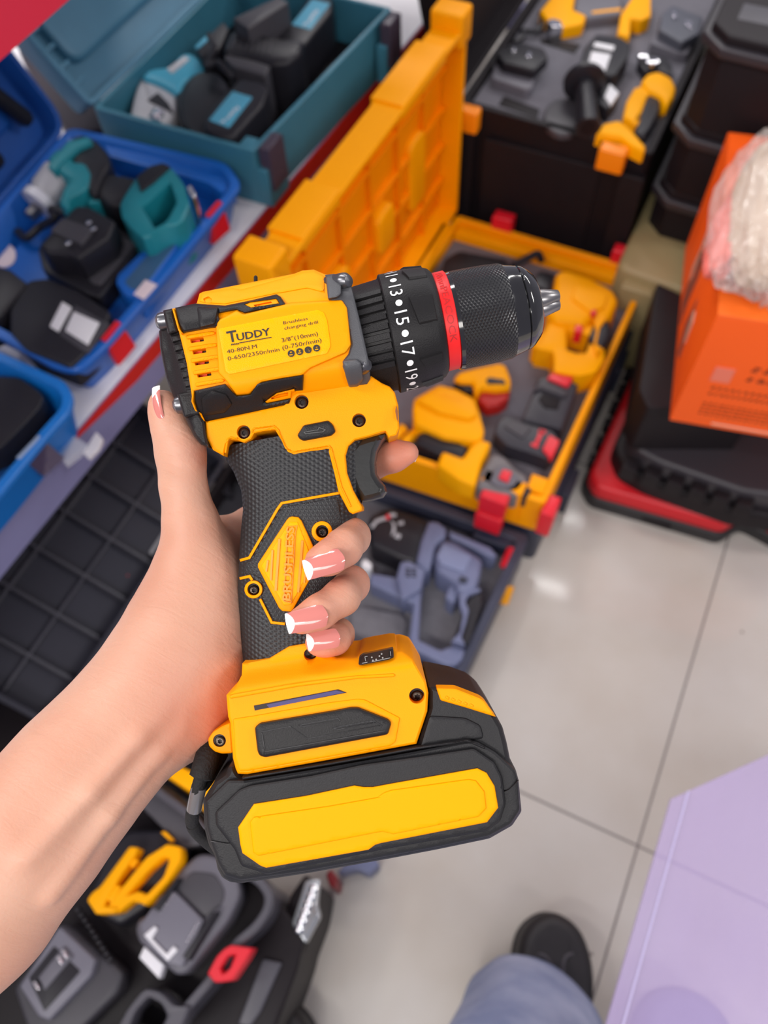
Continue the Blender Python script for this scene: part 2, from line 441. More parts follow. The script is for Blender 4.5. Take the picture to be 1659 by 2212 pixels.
# upper shelf with its red fascia
u0, u1 = at(0, 122, .93), at(138, 0, .93); ud = (u1 - u0).normalized(); un = Vector((-ud.y, ud.x, 0)); b0, b1 = u0 - ud * .9, u1 + ud * .9
UP = thing('upper_shelf', 'upper shelf board with a wide red fascia at the top left corner', 'shelf', (b0.x - .2, b0.y, .93))
obj('board', prism([tuple(b0[:2]), tuple(b1[:2]), tuple((b1 + un * .5)[:2]), tuple((b0 + un * .5)[:2])], .935, .955, .001), WHT, UP)
q = [Vector((b0.x, b0.y, .93)), Vector((b1.x, b1.y, .93)), Vector((b1.x, b1.y, 1.03)), Vector((b0.x, b0.y, 1.03))]
obj('red_fascia', plate(q, .004), mat('fascia_red', (.72, .02, .06), .4), UP)
for s in (.1, 2.0):
    pc = b0 + ud * s + un * .45
    obj('post', box(pc.x - .015, pc.x + .015, pc.y - .015, pc.y + .015, DZ, .935), LAV, UP)
# clear price-tag holder clipped to the deck edge
t = thing('price_tag_holder', 'clear plastic price tag holder clipped to the white shelf edge beside the lower blue case', 'tag holder', tuple(at(220, 985, DZ + .002)))
obj('holder', pp([(188, 962), (208, 932), (222, 948), (214, 968), (192, 990), (178, 978)], DZ + .006, DZ + .001, .001, .001), mat('frosted_white', (.66, .63, .66), .25), t)
obj('clip', pp([(120, 975), (160, 940), (190, 960), (140, 1000)], DZ + .012, DZ + .001, .001, .001), CLR, t)

# ================================================================== BLUE CASE (upper) AND ITS CONTENTS
RZ = .527
t = thing('tool_case', 'open blue tool case with two red latches, beside the teal case', 'tool case', (-.82, .62, DZ), 'blue tool cases on the shelf')
out = ppoly([(150, 276), (485, 352), (518, 398), (345, 606), (228, 742), (168, 798), (120, 790), (0, 723), (-170, 640)], RZ)
obj('base', tray(out, DZ + .001, RZ, .010, .006, rim=.003, draft=.020, r=.018), BLU, t)
inner = rnd(offset(out, .0305), .012, 4)
obj('moulded_insert', prism(inner, DZ + .007, DZ + .030, .003), BLU, t)
part('handle_pocket', t, A5((735, 320), (750, 270), (1040, -10), (1150, 10), (1140, 80), (960, 330), (900, 430), (790, 400)), RZ + .002, DZ + .03, BLU, r=.006, bev=.004)
part('pocket_window', t, A5((795, 320), (1040, 40), (1080, 30), (1130, 50), (1120, 90), (900, 380), (830, 360)), RZ + .003, RZ, mat('pocket_slate', (.035, .10, .20), .35), r=.004, bev=.0005)
part('insert_ridge', t, A4((650, 900), (1430, 1130), (1500, 1190), (1420, 1230), (1330, 1170), (1200, 1130), (700, 1000)), RZ - .008, DZ + .03, BLU, r=.004)
for pts in (((453, 466), (479, 436), (508, 500), (472, 532)), ((227, 735), (259, 696), (304, 752), (268, 794))):
    (p, q_, r_, s_) = pts
    obj('latch', plate([at(*p, RZ + .004), at(*q_, RZ + .004), at(r_[0] - 10, r_[1] - 4, DZ + .02), at(s_[0] - 10, s_[1] - 4, DZ + .02)], .007), RED2, t)
P0, P1 = at(-175, 640, RZ + .002), at(150, 272, RZ + .002)
lo_, M_, L_ = lid(P0, P1, (-.42, 0, .9), .33, .045, mat('lid_blue', (.010, .085, .36), .4, noise=.08), t, r=.04, rim=.002)
bm = box(.05, L_ - .05, .05, .28, .004, .018, .006, .03); bm.transform(M_); obj('lid_pad', bm, mat('lid_blue', (.010, .085, .36), .4), lo_)
for k, (x, y) in enumerate(((L_ - .075, .115), (L_ - .165, .105))):
    a, b = M_ @ Vector((x + .03, y - .075, .032)), M_ @ Vector((x - .025, y + .085, .032))
    w = thing('side_handle', ('upper', 'lower')[k] + ' of the two black rods clipped in the lid of the blue case', 'tool rod', tuple(a), 'black rods in the blue lid')
    obj('rod', tube([a, a.lerp(b, .05), a.lerp(b, .9), b], [.009, .013, .012, .016], 14), BLK2, w)
    obj('end_knob', lathe([(-.004, .010), (0, .016), (.010, .016), (.014, .010)], b, M_.to_3x3() @ Vector((0, 0, 1)), n=18), BLK2, w)
# impact wrench
zt, zb = .560, DZ + .0305
t = thing('impact_wrench', 'teal and black cordless impact wrench with a grey nose lying in the upper blue case', 'impact wrench', mid(A4((440, 870), (1100, 1400)), .5)[:2] + (zb,))
part('motor_body', t, A4((400, 960), (450, 870), (540, 850), (620, 890), (690, 970), (705, 1040), (660, 1110), (600, 1250), (520, 1180), (480, 1060)), zt, zb, BLK2, r=.008, bev=.008)
part('gear_housing', t, A4((300, 1010), (370, 940), (470, 1030), (540, 1035), (578, 1100), (565, 1180), (520, 1220), (450, 1250), (430, 1335), (370, 1290), (400, 1200), (440, 1140), (380, 1100)), zt + .004, zb, TEA2, r=.005, bev=.006)
part('top_stripe', t, A4((300, 1060), (430, 900), (560, 870), (590, 900), (500, 940), (400, 1030), (345, 1090)), zt + .008, zt - .01, TEA2, r=.003, bev=.003)
a, b = at(*A4((400, 1140))[0], .535), at(*A4((205, 1370))[0], .520); ax = (b - a)
L_n = ax.length
obj('nose_cone', lathe([(0, .030), (L_n * .45, .028), (L_n * .62, .021), (L_n * .68, .019)], a, ax, n=24), LGR, t)
obj('nose_ring', lathe([(L_n * .58, .021), (L_n * .60, .028), (L_n * .78, .028), (L_n * .80, .018)], a, ax, n=24), mat('bumper_white', (.62, .62, .68), .4), t)
obj('anvil', lathe([(L_n * .8, .009), (L_n * 1.05, .009), (L_n * 1.08, .006)], a, ax, n=4), mat('anvil_steel', (.35, .33, .33), .3, metal=.9), t)
part('grip', t, A4((620, 1120), (700, 1100), (880, 1130), (860, 1290), (700, 1310), (610, 1250)), zt - .008, zb, BLK2, r=.008, bev=.010)
part('trigger', t, A4((540, 1200), (600, 1230), (640, 1290), (560, 1300)), zt - .012, zb, TEA2, r=.003, bev=.003)
obj('battery_mount', loop_bm(A4((768, 1300), (800, 1240), (880, 1120), (990, 1050), (1090, 1060), (1180, 1180), (1215, 1300), (1160, 1430), (1040, 1450), (930, 1535), (850, 1470), (775, 1380)), A4((905, 1320), (960, 1280), (1085, 1160), (1130, 1290), (1060, 1420), (990, 1460)), zt + .002, zb), TEA2, t)
part('mount_cap', t, A4((870, 1130), (960, 1060), (1040, 1040), (1090, 1060), (980, 1160), (900, 1220)), zt + .006, zt, BLK2, r=.003)
part('belt_clip', t, A4((1195, 1195), (1220, 1180), (1255, 1240), (1240, 1270), (1215, 1250)), zt + .006, zb, CHR, r=.002)
# charger and cord
t = simple('battery_charger', 'black battery charger in the middle of the upper blue case', 'charger', A5((240, 110), (300, 40), (470, -60), (600, -80), (760, -30), (890, 60), (860, 140), (640, 420), (570, 410), (270, 240)), .520, DZ + .031, BLK2, r=.006)
part('charging_dock', t, A5((240, 90), (300, 20), (480, -170), (560, -170), (740, -70), (700, 30), (500, 165), (440, 140), (300, 130)), .562, .520, BLK2, r=.005, bev=.006)
part('dock_rail', t, A5((320, -10), (400, -90), (600, -20), (520, 80)), .567, .562, DGR, r=.002)
part('side_panel', t, A5((530, 260), (760, 20), (870, 70), (640, 340), (590, 330)), .523, .518, DGR, r=.004)
for q in ((570, 1430), (600, 1470), (440, 1560)):
    c = at(*A4(q)[0], .567); obj('indicator', lathe([(0, .004), (.0015, .004), (.002, .001)], c, (0, 0, 1), n=12), CHR, t)
cp = smooth_path([at(*A4(q)[0], z) for q, z in (((115, 1480), .50), ((170, 1520), .505), ((260, 1450), .515), ((350, 1395), .53), ((330, 1340), .54), ((430, 1360), .54), ((520, 1330), .535), ((640, 1330), .525))])
tag(obj('power_cord', tube(cp, .006, 8), BLK2, loc=tuple(cp[0])), 'coiled black power cord between the wrench nose and the charger', 'cord')
# battery with white button
def battery(label, outline, zt, zb, m, button, bm_, bar=None, group=None, extra=(), r=.006):
    t = simple('battery_pack', label, 'battery', outline, zt, zb, m, group, r=r, bev=.004)
    if button: part('release_button', t, button, zt + .003, zt - .002, bm_, r=.002)
    if bar: part('marking', t, bar, zt + .0015, zt - .001, bm_, r=.001, bev=.0005)
    for n, pts, mm, dz in extra: part(n, t, pts, zt + dz, zt - .002, mm, r=.001, bev=.001)
    return t
battery('black battery with a white button at the front corner of the upper blue case', A5((60, 500), (180, 310), (300, 295), (500, 375), (710, 515), (650, 640), (545, 775), (450, 865), (160, 750), (60, 640)), .532, DZ + .031, BLK2,
        A5((415, 630), (470, 508), (635, 580), (560, 722)), WBT, A5((318, 605), (398, 448), (458, 485), (372, 640)), extra=(('button_bezel', A5((380, 660), (480, 470), (700, 590), (560, 780)), DGR, .0008),))
simple('battery_pack', 'black battery at the left photo edge in the upper blue case', 'battery', A5((-200, 300), (-20, 220), (60, 240), (175, 330), (110, 410), (0, 545), (-150, 620)), .535, DZ + .031, BLK2)
tag(obj('price_sticker', pp(A5((855, 400), (930, 308), (1005, 340), (920, 435)), RZ + .0042, RZ + .0032, .0003), mat('sticker_pink_white', (.75, .62, .66), .5), loc=tuple(at(305, 624, RZ))), 'pale price sticker on the front edge of the upper blue case', 'sticker')
tag(obj('round_sticker', pp(circle(8, 551, 26, 20), DZ + .0315, DZ + .0305, .0003), mat('sticker_pink_white', (.75, .62, .66), .5), loc=tuple(at(8, 551, DZ + .03))), 'round white sticker on the floor of the upper blue case at the left photo edge', 'sticker')

# ================================================================== LOWER BLUE CASE
t = thing('tool_case', 'open bright blue tool case with a clear latch at the left photo edge', 'tool case', (-.75, .3, DZ), 'blue tool cases on the shelf')
out = ppoly([(-160, 690), (0, 764), (135, 826), (152, 855), (146, 885), (95, 942), (0, 1058), (-160, 1235)], RZ)
obj('base', tray(out, DZ + .001, RZ, .010, .006, rim=.003, draft=.014, r=.010), BLU2, t)
obj('moulded_insert', prism(rnd(offset(out, .0245), .008, 4), DZ + .007, DZ + .026, .003), mat('insert_deep_blue', (.003, .06, .22), .45), t)
obj('clear_latch', plate([at(36, 990, RZ + .003), at(84, 940, RZ + .003), at(100, 955, RZ - .008) , at(62, 1002, RZ - .008)], .003), mat('latch_clear', (.35, .45, .62), .1, alpha=.75, spec=.9), t)
obj('latch_plate', plate([at(62, 1002, RZ - .010), at(100, 955, RZ - .010), at(140, 990, DZ + .012), at(95, 1030, DZ + .012)], .003), mat('latch_smoke', (.09, .07, .13), .2, coat=.4), t)
simple('battery_charger', 'black charger block inside the lower blue case', 'charger', AC((-300, 420), (0, 390), (230, 410), (450, 560), (520, 640), (480, 760), (250, 1010), (0, 1260), (-300, 1400)), RZ - .004, DZ + .027, BLK2, r=.006)

# ================================================================== TEAL CASE AND ITS CONTENTS
TZ = .555
t = thing('tool_case', 'open teal stackable tool case with a raised lid, at the back of the shelf', 'tool case', (-.78, 1.05, DZ))
TX0, TX1, TY0, TY1 = -.945, -.640, .842, 1.255
tq = ppoly([(200, 232), (548, 327)], TZ)
out = [tq[0], tq[1], (-.607, 1.262), (-.925, 1.27)]
obj('base', tray(out, DZ + .001, TZ, .008, .006, rim=.0, r=.006), TEAL, t)
obj('dark_liner', prism(offset(out, .0095), DZ + .007, DZ + .022, .002, r=.003), BLK, t)
obj('corner_block', box(tq[1][0] - .03, tq[1][0] - .009, tq[1][1] + .009, tq[1][1] + .03, TZ - .05, TZ - .001, .002), TEAL, t)
for y, n_ in ((.862, 0), (1.215, 1)):
    xe = tq[1][0] + (y - .842) * .085
    obj('latch_mount', box(xe - .002, xe + .016, y - .018, y + .036, DZ + .004, TZ - .028, .003), TEAL, t)
    obj('latch', box(xe + .004, xe + .022, y - .012, y + .030, DZ + .030, TZ + .006, .004), mat('latch_plum', (.055, .040, .062), .35), t)
P0, P1 = Vector((tq[0][0], tq[0][1], TZ + .004)), Vector((-.92, 1.40, TZ + .004))
lo_, M_, L_ = lid(P0, P1, (-.62, 0, .78), .30, .045, mat('lid_teal', (.075, .22, .33), .42, noise=.08), t, r=.012, rim=.003)
bm = box(.045, L_ - .05, .05, .25, .005, .024, .008, .03); bm.transform(M_); obj('lid_panel', bm, mat('lid_teal', (.075, .22, .33), .42), lo_)
bm = bmesh.new()
for k in range(9): box(.012, .032, .03 + .028 * k, .036 + .028 * k, .004, .034, bm=bm, bev=.001)
bm.transform(M_); obj('lid_ribs', bm, mat('lid_teal', (.075, .22, .33), .42), lo_)
simple('shade_filler', 'added dark plum filler standing for shade between the blue lid and the teal lid', 'box', [(40, 110), (60, 40), (120, 40), (250, 275), (150, 285), (90, 200)], DZ + .03, DZ + .001, mat('plum_shade', (.030, .020, .030), .6), r=.004)  # added block; its dark plum stands in for shade on the deck
zb = DZ + .0225
t = thing('angle_grinder', 'blue and grey angle grinder head with a black disc guard in the teal case', 'angle grinder', mid(A4((1000, 500), (1200, 600)), .5)[:2] + (zb,))
part('gear_head', t, A4((858, 560), (880, 500), (910, 485), (1010, 500), (1110, 560), (1140, 610), (1130, 700), (1060, 770), (1000, 795), (900, 765), (820, 735)), .538, zb, LGR, r=.008, bev=.012)
part('motor_housing', t, A4((895, 480), (960, 432), (1080, 420), (1150, 340), (1220, 328), (1290, 370), (1292, 450), (1190, 500), (1140, 590), (1010, 520)), .548, zb, mat('tool_blue', (.05, .33, .48), .4, noise=.05), r=.008, bev=.010)
part('head_opening', t, A4((940, 640), (1010, 590), (1080, 660), (1110, 720), (1040, 690)), .5395, .537, BLK2, r=.002, bev=.0005)
part('name_plate', t, A4((1068, 440), (1180, 355), (1215, 375), (1100, 470)), .5492, .547, LGR, r=.002, bev=.0005)
obj('plate_lettering', world_text('Tuddy', A4((1085, 455))[0], A4((1200, 378))[0], .007, .5496, bold=True), WHI if 'WHI' in globals() else WBT, t, smooth=0)
part('disc_guard', t, [(445 + 64 * math.cos(a) * .9, 224 + 72 * math.sin(a)) for a in [2 * PI * k / 28 for k in range(28)]], .546, .535, mat('disc_black', (.006, .006, .009), .35), r=0, bev=.004)
part('disc_flange', t, [(405 + 26 * math.cos(a), 214 + 62 * math.sin(a)) for a in [2 * PI * k / 20 for k in range(20)]], .542, .52, BLK2, r=0, bev=.004)
obj('spindle', lathe([(-.01, .014), (.004, .014), (.006, .010), (.014, .010), (.015, .006)], at(*A4((1010, 770))[0], .53), (.4, -.9, .1), n=18), CHR, t)
def labelled(label, o, l, zt, dirA, dirB, grp='batteries with light blue labels'):
    t = simple('battery_pack', label, 'battery', o, zt, zb, BLK2, grp, r=.008, bev=.006)
    part('blue_label', t, l, zt + .0008, zt - .001, SKY_, r=.002, bev=.0003)
    obj('label_lettering', world_text('Tuddy', dirA, dirB, .006, zt + .0012, bold=True), WBT, t, smooth=0)
labelled('black battery with light blue label at the front corner of the teal case', A1((480, 640), (560, 520), (680, 410), (790, 425), (832, 462), (805, 545), (650, 715), (580, 715), (490, 685)), A1((515, 632), (640, 480), (745, 512), (620, 672)), .562, A1((590, 655))[0], A1((680, 560))[0])
labelled('black battery with a light blue label at the far end of the teal case', A1((880, 190), (960, 100), (1050, -30), (1170, -10), (1165, 60), (1010, 250), (930, 240)), A1((952, 128), (1060, -5), (1155, 18), (1050, 155)), .553, A1((1025, 140))[0], A1((1095, 50))[0])
t = simple('auxiliary_handle', 'ribbed black side handle lying across the teal case', 'handle', A1((585, 250), (620, 165), (700, 150), (900, 195), (1020, 200), (1000, 270), (930, 320), (850, 325), (600, 270)), .566, zb, BLK2, r=.008, bev=.010)
for k in range(7): part('rib', t, A1((640 + 30 * k, 245 + 6 * k), (660 + 30 * k, 190 + 4 * k), (668 + 30 * k, 192 + 4 * k), (648 + 30 * k, 250 + 6 * k)), .569, .565, DGR, r=0, bev=.0005)
simple('guard_ring', 'dark curved guard behind the front battery in the teal case', 'guard', A1((590, 300), (625, 275), (840, 345), (810, 395), (640, 350)), .560, zb, DGR, r=.004)
simple('manual_box', 'grey flat box standing among the tools at the back of the teal case', 'box', A1((640, 95), (880, -20), (935, 10), (720, 150)), .590, zb, DGR, r=.002)
simple('spare_battery', 'small black pack with a blue stripe beside the teal lid hinge', 'battery', A1((440, 250), (590, 110), (620, 150), (570, 260), (480, 300)), .558, zb, BLK2, r=.004)
tag(obj('blue_stripe', pp(A1((442, 245), (500, 190), (515, 205), (455, 258)), .5595, .5585, .0003), SKY_, loc=tuple(at(*A1((480, 220))[0], .558))), 'narrow sky blue tag on the small pack by the teal lid hinge', 'tag')
cp = smooth_path([at(*A1(q)[0], z) for q, z in (((515, 185), .575), ((540, 260), .57), ((500, 350), .565), ((560, 330), .572), ((600, 370), .568), ((640, 410), .56))])
tag(obj('power_cord', tube(cp, .005, 8), BLK2, loc=tuple(cp[0])), 'thin black cord tied beside the grinder in the teal case', 'cord')

# ================================================================== YELLOW CASE ON THE NAVY CASE
c = thing('base_case', 'closed navy tool case under the open yellow case', 'tool case', (-.28, .97, 0))
obj('body', prism(rnd([(-.50, .668), (-.072, .675), (-.055, 1.256), (-.51, 1.256)], .012, 3), 0, .108, .004), NAVY, c)
for y in (.8, 1.1): obj('latch', box(-.072, -.052, y - .03, y + .03, .03, .09, .003), NAVY, c)
YZ = .20
yq = [(-.478, .655), (-.078, .672), (-.066, 1.232), (-.462, 1.235)]
t = thing('tool_case', 'large open yellow tool case with red latches and an upright ribbed lid', 'tool case', (-.27, .95, .109))
out = yq
obj('base', tray(out, .109, YZ, .011, .006, rim=.0, r=.010), YEL, t)
obj('foam_insert', prism(offset(out, .0125), .116, .172, .002, r=.004), FOAM, t)
obj('rear_ledge', box(-.45, -.09, 1.195, 1.22, .15, .192, .003), YEL, t)
obj('corner_post', box(-.115, -.085, .685, .715, .15, .206, .004), YEL, t)
obj('corner_post', box(-.105, -.079, 1.19, 1.218, .15, .206, .004), YEL, t)
obj('front_latch_mount', box(-.185, -.115, .664, .690, .13, .212, .003), YEL, t)
obj('hinge_bar', box(-.474, -.458, .70, 1.19, .19, .215, .003), YEL, t)
for (x0, x1, y0, y1, z0, z1) in ((-.176, -.132, .640, .668, .165, .208), (-.178, -.134, .636, .660, .112, .158), (-.080, -.058, .66, .70, .125, .190), (-.070, -.045, 1.165, 1.20, .165, .225), (-.385, -.345, 1.226, 1.25, .17, .228), (-.145, -.105, 1.226, 1.25, .17, .228)):
    obj('latch', box(x0, x1, y0, y1, z0, z1, .004), RED2, t)
LDM = mat('lid_yellow', (.95, .28, .0), .45, noise=.06, spec=.12)
lo_, M_, L_ = lid((-.472, .640, .205), (-.462, 1.240, .205), (0, 0, 1), .365, .048, YEL, t, r=.010, wall=.010, nx=6, ny=5, rib=LDM, ribh=.42, rim=.0)
bm = box(.012, L_ - .012, .012, .353, .0055, .010, .0005); bm.transform(M_); obj('lid_inner', bm, LDM, lo_)
for x0_, x1_ in ((.055, .16), (.36, .52)):
    bm = box(x0_, x1_, .345, .369, -.006, .047, .004); bm.transform(M_); obj('lid_handle_boss', bm, YEL, lo_)
for x in (-.028, L_ - .03):
    bm = box(x, x + .045, .335, .39, -.004, .050, .006, .006); bm.transform(M_); obj('lid_corner', bm, YEL, lo_)
for c_ in ((.13, .2, .06, .2, .01, .03), (.3, .36, .12, .2, .01, .03), (.44, .5, .1, .24, .01, .022)):
    bm = box(*c_, .006, .02); bm.transform(M_); obj('lid_clip', bm, YEL, lo_)
zb = .1725
t = thing('demolition_hammer', 'yellow tool with D-shaped handle and red switch, far right in the yellow case', 'power tool', mid(A3((1000, 400), (1300, 1000)), .2)[:2] + (zb,))
part('motor_body', t, A3((985, 520), (1000, 400), (1060, 385), (1200, 430), (1340, 500), (1380, 570), (1330, 680), (1230, 660), (1180, 720), (1060, 700), (1000, 700), (940, 640)), .235, zb, YTL, r=.010, bev=.012)
part('front_cover', t, A3((1090, 560), (1120, 470), (1310, 540), (1290, 620), (1200, 640)), .240, .23, YTL, r=.005, bev=.003)
part('dust_nozzle', t, A3((850, 480), (900, 400), (990, 420), (960, 520)), .215, zb, BLK2, r=.004)
obj('handle', loop_bm(A3((880, 860), (960, 700), (1060, 690), (1200, 720), (1250, 720), (1290, 860), (1285, 930), (1240, 1000), (1150, 1025), (990, 1000), (985, 880)), A3((1055, 740), (1160, 770), (1215, 790), (1180, 890), (1120, 890), (1062, 870)), .222, zb), YTL, t)
part('grip', t, A3((1190, 800), (1220, 720), (1320, 690), (1335, 790), (1290, 860), (1230, 860)), .226, zb, BLK2, r=.005, bev=.006)
part('switch', t, A3((1112, 760), (1120, 690), (1165, 690), (1155, 770)), .228, .2, RED2, r=.002)
part('lock_button', t, A3((1205, 655), (1215, 630), (1245, 635), (1235, 660)), .240, .23, RED2, r=.001)
part('stem', t, A3((850, 840), (900, 760), (990, 760), (990, 870), (900, 870)), .215, zb, YTL, r=.006, bev=.006)
part('trigger_ring', t, A3((1225, 680), (1260, 660), (1320, 660), (1260, 740), (1240, 840), (1275, 860), (1240, 900), (1225, 830), (1240, 760)), .230, zb, YTL, r=.002)
t = simple('jigsaw', 'yellow compact tool with a dark red foot behind the yellow charger', 'power tool', A3((385, 1040), (420, 1000), (540, 970), (660, 945), (700, 960), (730, 1040), (730, 1090), (640, 1100), (560, 1090), (520, 1140), (500, 1060), (430, 1060)), .215, zb, YTL, r=.006, bev=.007)
part('red_foot', t, A3((530, 1170), (545, 1110), (590, 1080), (730, 1092), (715, 1165), (660, 1200), (590, 1212)), .200, zb, mat('foot_dark_red', (.42, .012, .008), .4), r=.005, bev=.005)
part('air_vent', t, A3((580, 1050), (600, 1035), (690, 1050), (700, 1075), (590, 1075)), .217, .213, BLK2, r=.001, bev=.0005)
part('grip', t, A3((385, 1070), (430, 1050), (500, 1070), (510, 1120), (440, 1110)), .205, zb, BLK2, r=.003)
t = simple('charger_block', 'solid yellow charger block in the middle left of the yellow case', 'charger', A3((140, 1230), (150, 1160), (300, 1075), (400, 1100), (515, 1160), (540, 1230), (572, 1350), (560, 1400), (510, 1415), (330, 1390), (150, 1310)), .220, zb, YTL, r=.006, bev=.006)
part('top_face', t, A3((170, 1170), (300, 1095), (390, 1115), (500, 1165), (530, 1260), (480, 1280), (300, 1240)), .228, .219, YTL, r=.004, bev=.003)
obj('embossed_word', world_text('TUDDY', A3((245, 1140))[0], A3((440, 1190))[0], .010, .2284, bold=True), YEL, t, smooth=0)
t = thing('grease_gun', 'yellow and grey right-angle tool with a small red square, nearest in the yellow case', 'power tool', mid(A3((300, 1400), (800, 1700)), .2)[:2] + (zb,))
part('grip', t, A3((150, 1420), (170, 1370), (250, 1340), (330, 1370), (480, 1450), (440, 1520), (320, 1505)), .208, zb, BLK2, r=.005, bev=.008)
part('yellow_housing', t, A3((285, 1555), (320, 1470), (440, 1515), (485, 1445), (535, 1400), (615, 1420), (560, 1530), (515, 1685), (420, 1650)), .215, zb, YTL, r=.006, bev=.007)
part('front_housing', t, A3((520, 1690), (545, 1600), (615, 1480), (690, 1500), (760, 1580), (830, 1620), (830, 1680), (770, 1745), (640, 1720)), .212, zb, mat('tool_warm_grey', (.15, .14, .145), .5), r=.008, bev=.008)
part('inner_ring', t, A3((600, 1660), (640, 1570), (700, 1560), (780, 1640), (740, 1690), (660, 1690)), .217, .211, MGR, r=.006, bev=.002)
part('red_square', t, A3((655, 1635), (682, 1582), (737, 1600), (712, 1662)), .221, .216, RED2, r=.001)
part('end_plug', t, A3((760, 1740), (840, 1640), (875, 1650), (830, 1750)), .205, zb, BLK2, r=.004)
for k in range(2):
    a = at(*A3((20 + 70 * k, 1400 + 30 * k))[0], .185); b = at(*A3((90 + 70 * k, 1340 + 30 * k))[0], .185)
    tag(obj('yellow_rod', tube([a, b], .009, 12), YTL, loc=tuple(a)), ('left', 'right')[k] + ' of two short yellow rods near the fingertip in the yellow case', 'rod', 'short yellow rods')
def redbat(label, o, btn, marks, zt=.21):
    t = simple('battery_pack', label, 'battery', o, zt, zb, mat('battery_navy_black', (.026, .024, .034), .42, noise=.15), 'batteries with red latches', r=.005, bev=.004)
    part('release_button', t, btn, zt + .005, zt - .006, RED2, r=.002)
    for q in marks: part('marking', t, q, zt + .001, zt - .001, RED2, r=0, bev=.0003)
    return t
t = redbat('black battery with a red latch, next to the D-handle tool', A3((790, 1290), (850, 1150), (890, 1040), (1000, 1010), (1135, 1080), (1110, 1160), (1040, 1345), (930, 1320)), A3((945, 1040), (990, 1000), (1105, 1035), (1070, 1092)), ())
part('contact_recess', t, A3((890, 1170), (920, 1130), (1030, 1170), (1010, 1230), (930, 1220)), .2112, .2095, BLK, r=.002, bev=.0003)
part('rail', t, A3((860, 1120), (905, 1060), (1070, 1120), (1050, 1150), (910, 1100)), .216, .209, DGR, r=.001)
t = redbat('black battery with red button and red marking in the yellow case', A3((625, 1370), (640, 1300), (700, 1255), (830, 1310), (980, 1350), (1025, 1410), (960, 1525), (860, 1490), (700, 1440)), A3((918, 1465), (960, 1378), (1022, 1415), (972, 1525)), (A3((845, 1440), (855, 1425), (895, 1445), (885, 1460)), A3((870, 1430), (905, 1350), (925, 1360), (890, 1440)), A3((890, 1365), (900, 1345), (940, 1355), (935, 1375))))
part('raised_step', t, A3((690, 1330), (740, 1290), (850, 1340), (800, 1400)), .213, .209, DGR, r=.002)  # dark grey raised step on the battery top
simple('tool_belt_box', 'black device in the far left corner of the yellow case behind the chuck', 'power tool', A3((330, 330), (420, 280), (700, 330), (740, 400), (600, 520), (300, 440)), .215, zb, BLK, r=.006)
tag(obj('power_cord', tube(smooth_path([at(*A3(q)[0], .22) for q in ((740, 370), (820, 330), (890, 300), (910, 340))]), .007, 8), BLK2, loc=tuple(at(*A3((740, 370))[0], .22))), 'black cord end rising behind the chuck in the yellow case', 'cord')

# ================================================================== SLATE CASE WITH THE ROTARY HAMMER
SZ = .10
sq = ppoly([(1142, 1158), (985, 1490), (560, 1330), (800, 1015)], SZ)
sq = [sq[0], sq[1], (sq[1][0] - .42, sq[1][1] - .01), (sq[0][0] - .40, sq[0][1] - .012)]
t = thing('tool_case', 'open slate grey case holding a rotary hammer, in front of the yellow case', 'tool case', (-.3, .5, 0))
out = sq
SLC = mat('case_slate', (.040, .044, .075), .4, noise=.12)
obj('base', tray(out, .0, SZ, .014, .006, rim=.002, r=.012), SLC, t)
obj('foam_insert', prism(offset(out, .0155), .007, .062, .002, r=.004), FOAML, t)
part('corner_block', t, AS((1000, 500), (1100, 540), (1310, 590), (1230, 690), (1110, 650), (930, 590)), SZ - .004, .06, NAVY, r=.003)
part('corner_socket', t, AS((1230, 600), (1300, 600), (1280, 650), (1215, 640)), SZ - .0025, SZ - .006, BLK, r=.002, bev=.0003)
part('rear_rail', t, AS((0, 130), (330, 160), (920, 430), (900, 490), (330, 240), (0, 200)), SZ - .006, .07, NAVY, r=.002)
xe = sq[0][0]; ye = sq[0][1]
obj('latch', plate([at(*AS((1150, 800))[0], SZ + .004), at(*AS((1205, 668))[0], SZ + .004), at(*AS((1282, 695))[0], SZ - .012), at(*AS((1205, 852))[0], SZ - .012)], .008), RED2, t)
obj('yellow_latch', plate([at(*AS((1150, 1075))[0], .05), at(*AS((1180, 945))[0], .05), at(*AS((1232, 955))[0], .025), at(*AS((1185, 1085))[0], .025)], .008), YTL, t)
zb = .0625
t = thing('rotary_hammer', 'slate blue rotary hammer with a black gearbox and long side arm in the slate case', 'rotary hammer', mid(AS((400, 500), (900, 1300)), .1)[:2] + (zb,))
part('gearbox', t, AS((180, 450), (320, 375), (480, 420), (625, 480), (590, 640), (530, 790), (400, 750), (190, 650)), .118, zb, BLK2, r=.008, bev=.010)
part('collar', t, AS((525, 775), (560, 620), (615, 480), (680, 480), (745, 530), (740, 590), (670, 650), (640, 780), (615, 845)), .124, zb, SLT, r=.005, bev=.006)
part('motor_housing', t, AS((655, 730), (715, 605), (800, 620), (1005, 750), (990, 860), (955, 970), (830, 1000), (800, 920), (670, 840)), .126, zb, SLT, r=.008, bev=.010)
part('side_panel', t, AS((675, 730), (725, 640), (930, 730), (870, 850), (700, 790)), .1295, .124, mat('tool_slate_light', (.19, .22, .36), .4), r=.004, bev=.002)
part('motor_block', t, AS((385, 880), (415, 770), (480, 765), (595, 830), (560, 970), (420, 1050)), .120, zb, SLT, r=.004, bev=.004)
bm = bmesh.new()
for j in range(2):
    for k in range(3): pp(AS((452 + 42 * j, 830 + 24 * k), (458 + 42 * j, 816 + 24 * k), (486 + 42 * j, 826 + 24 * k), (480 + 42 * j, 840 + 24 * k)), .1206, .1195, .0002, bm=bm)
obj('air_slots', bm, BLK, t)
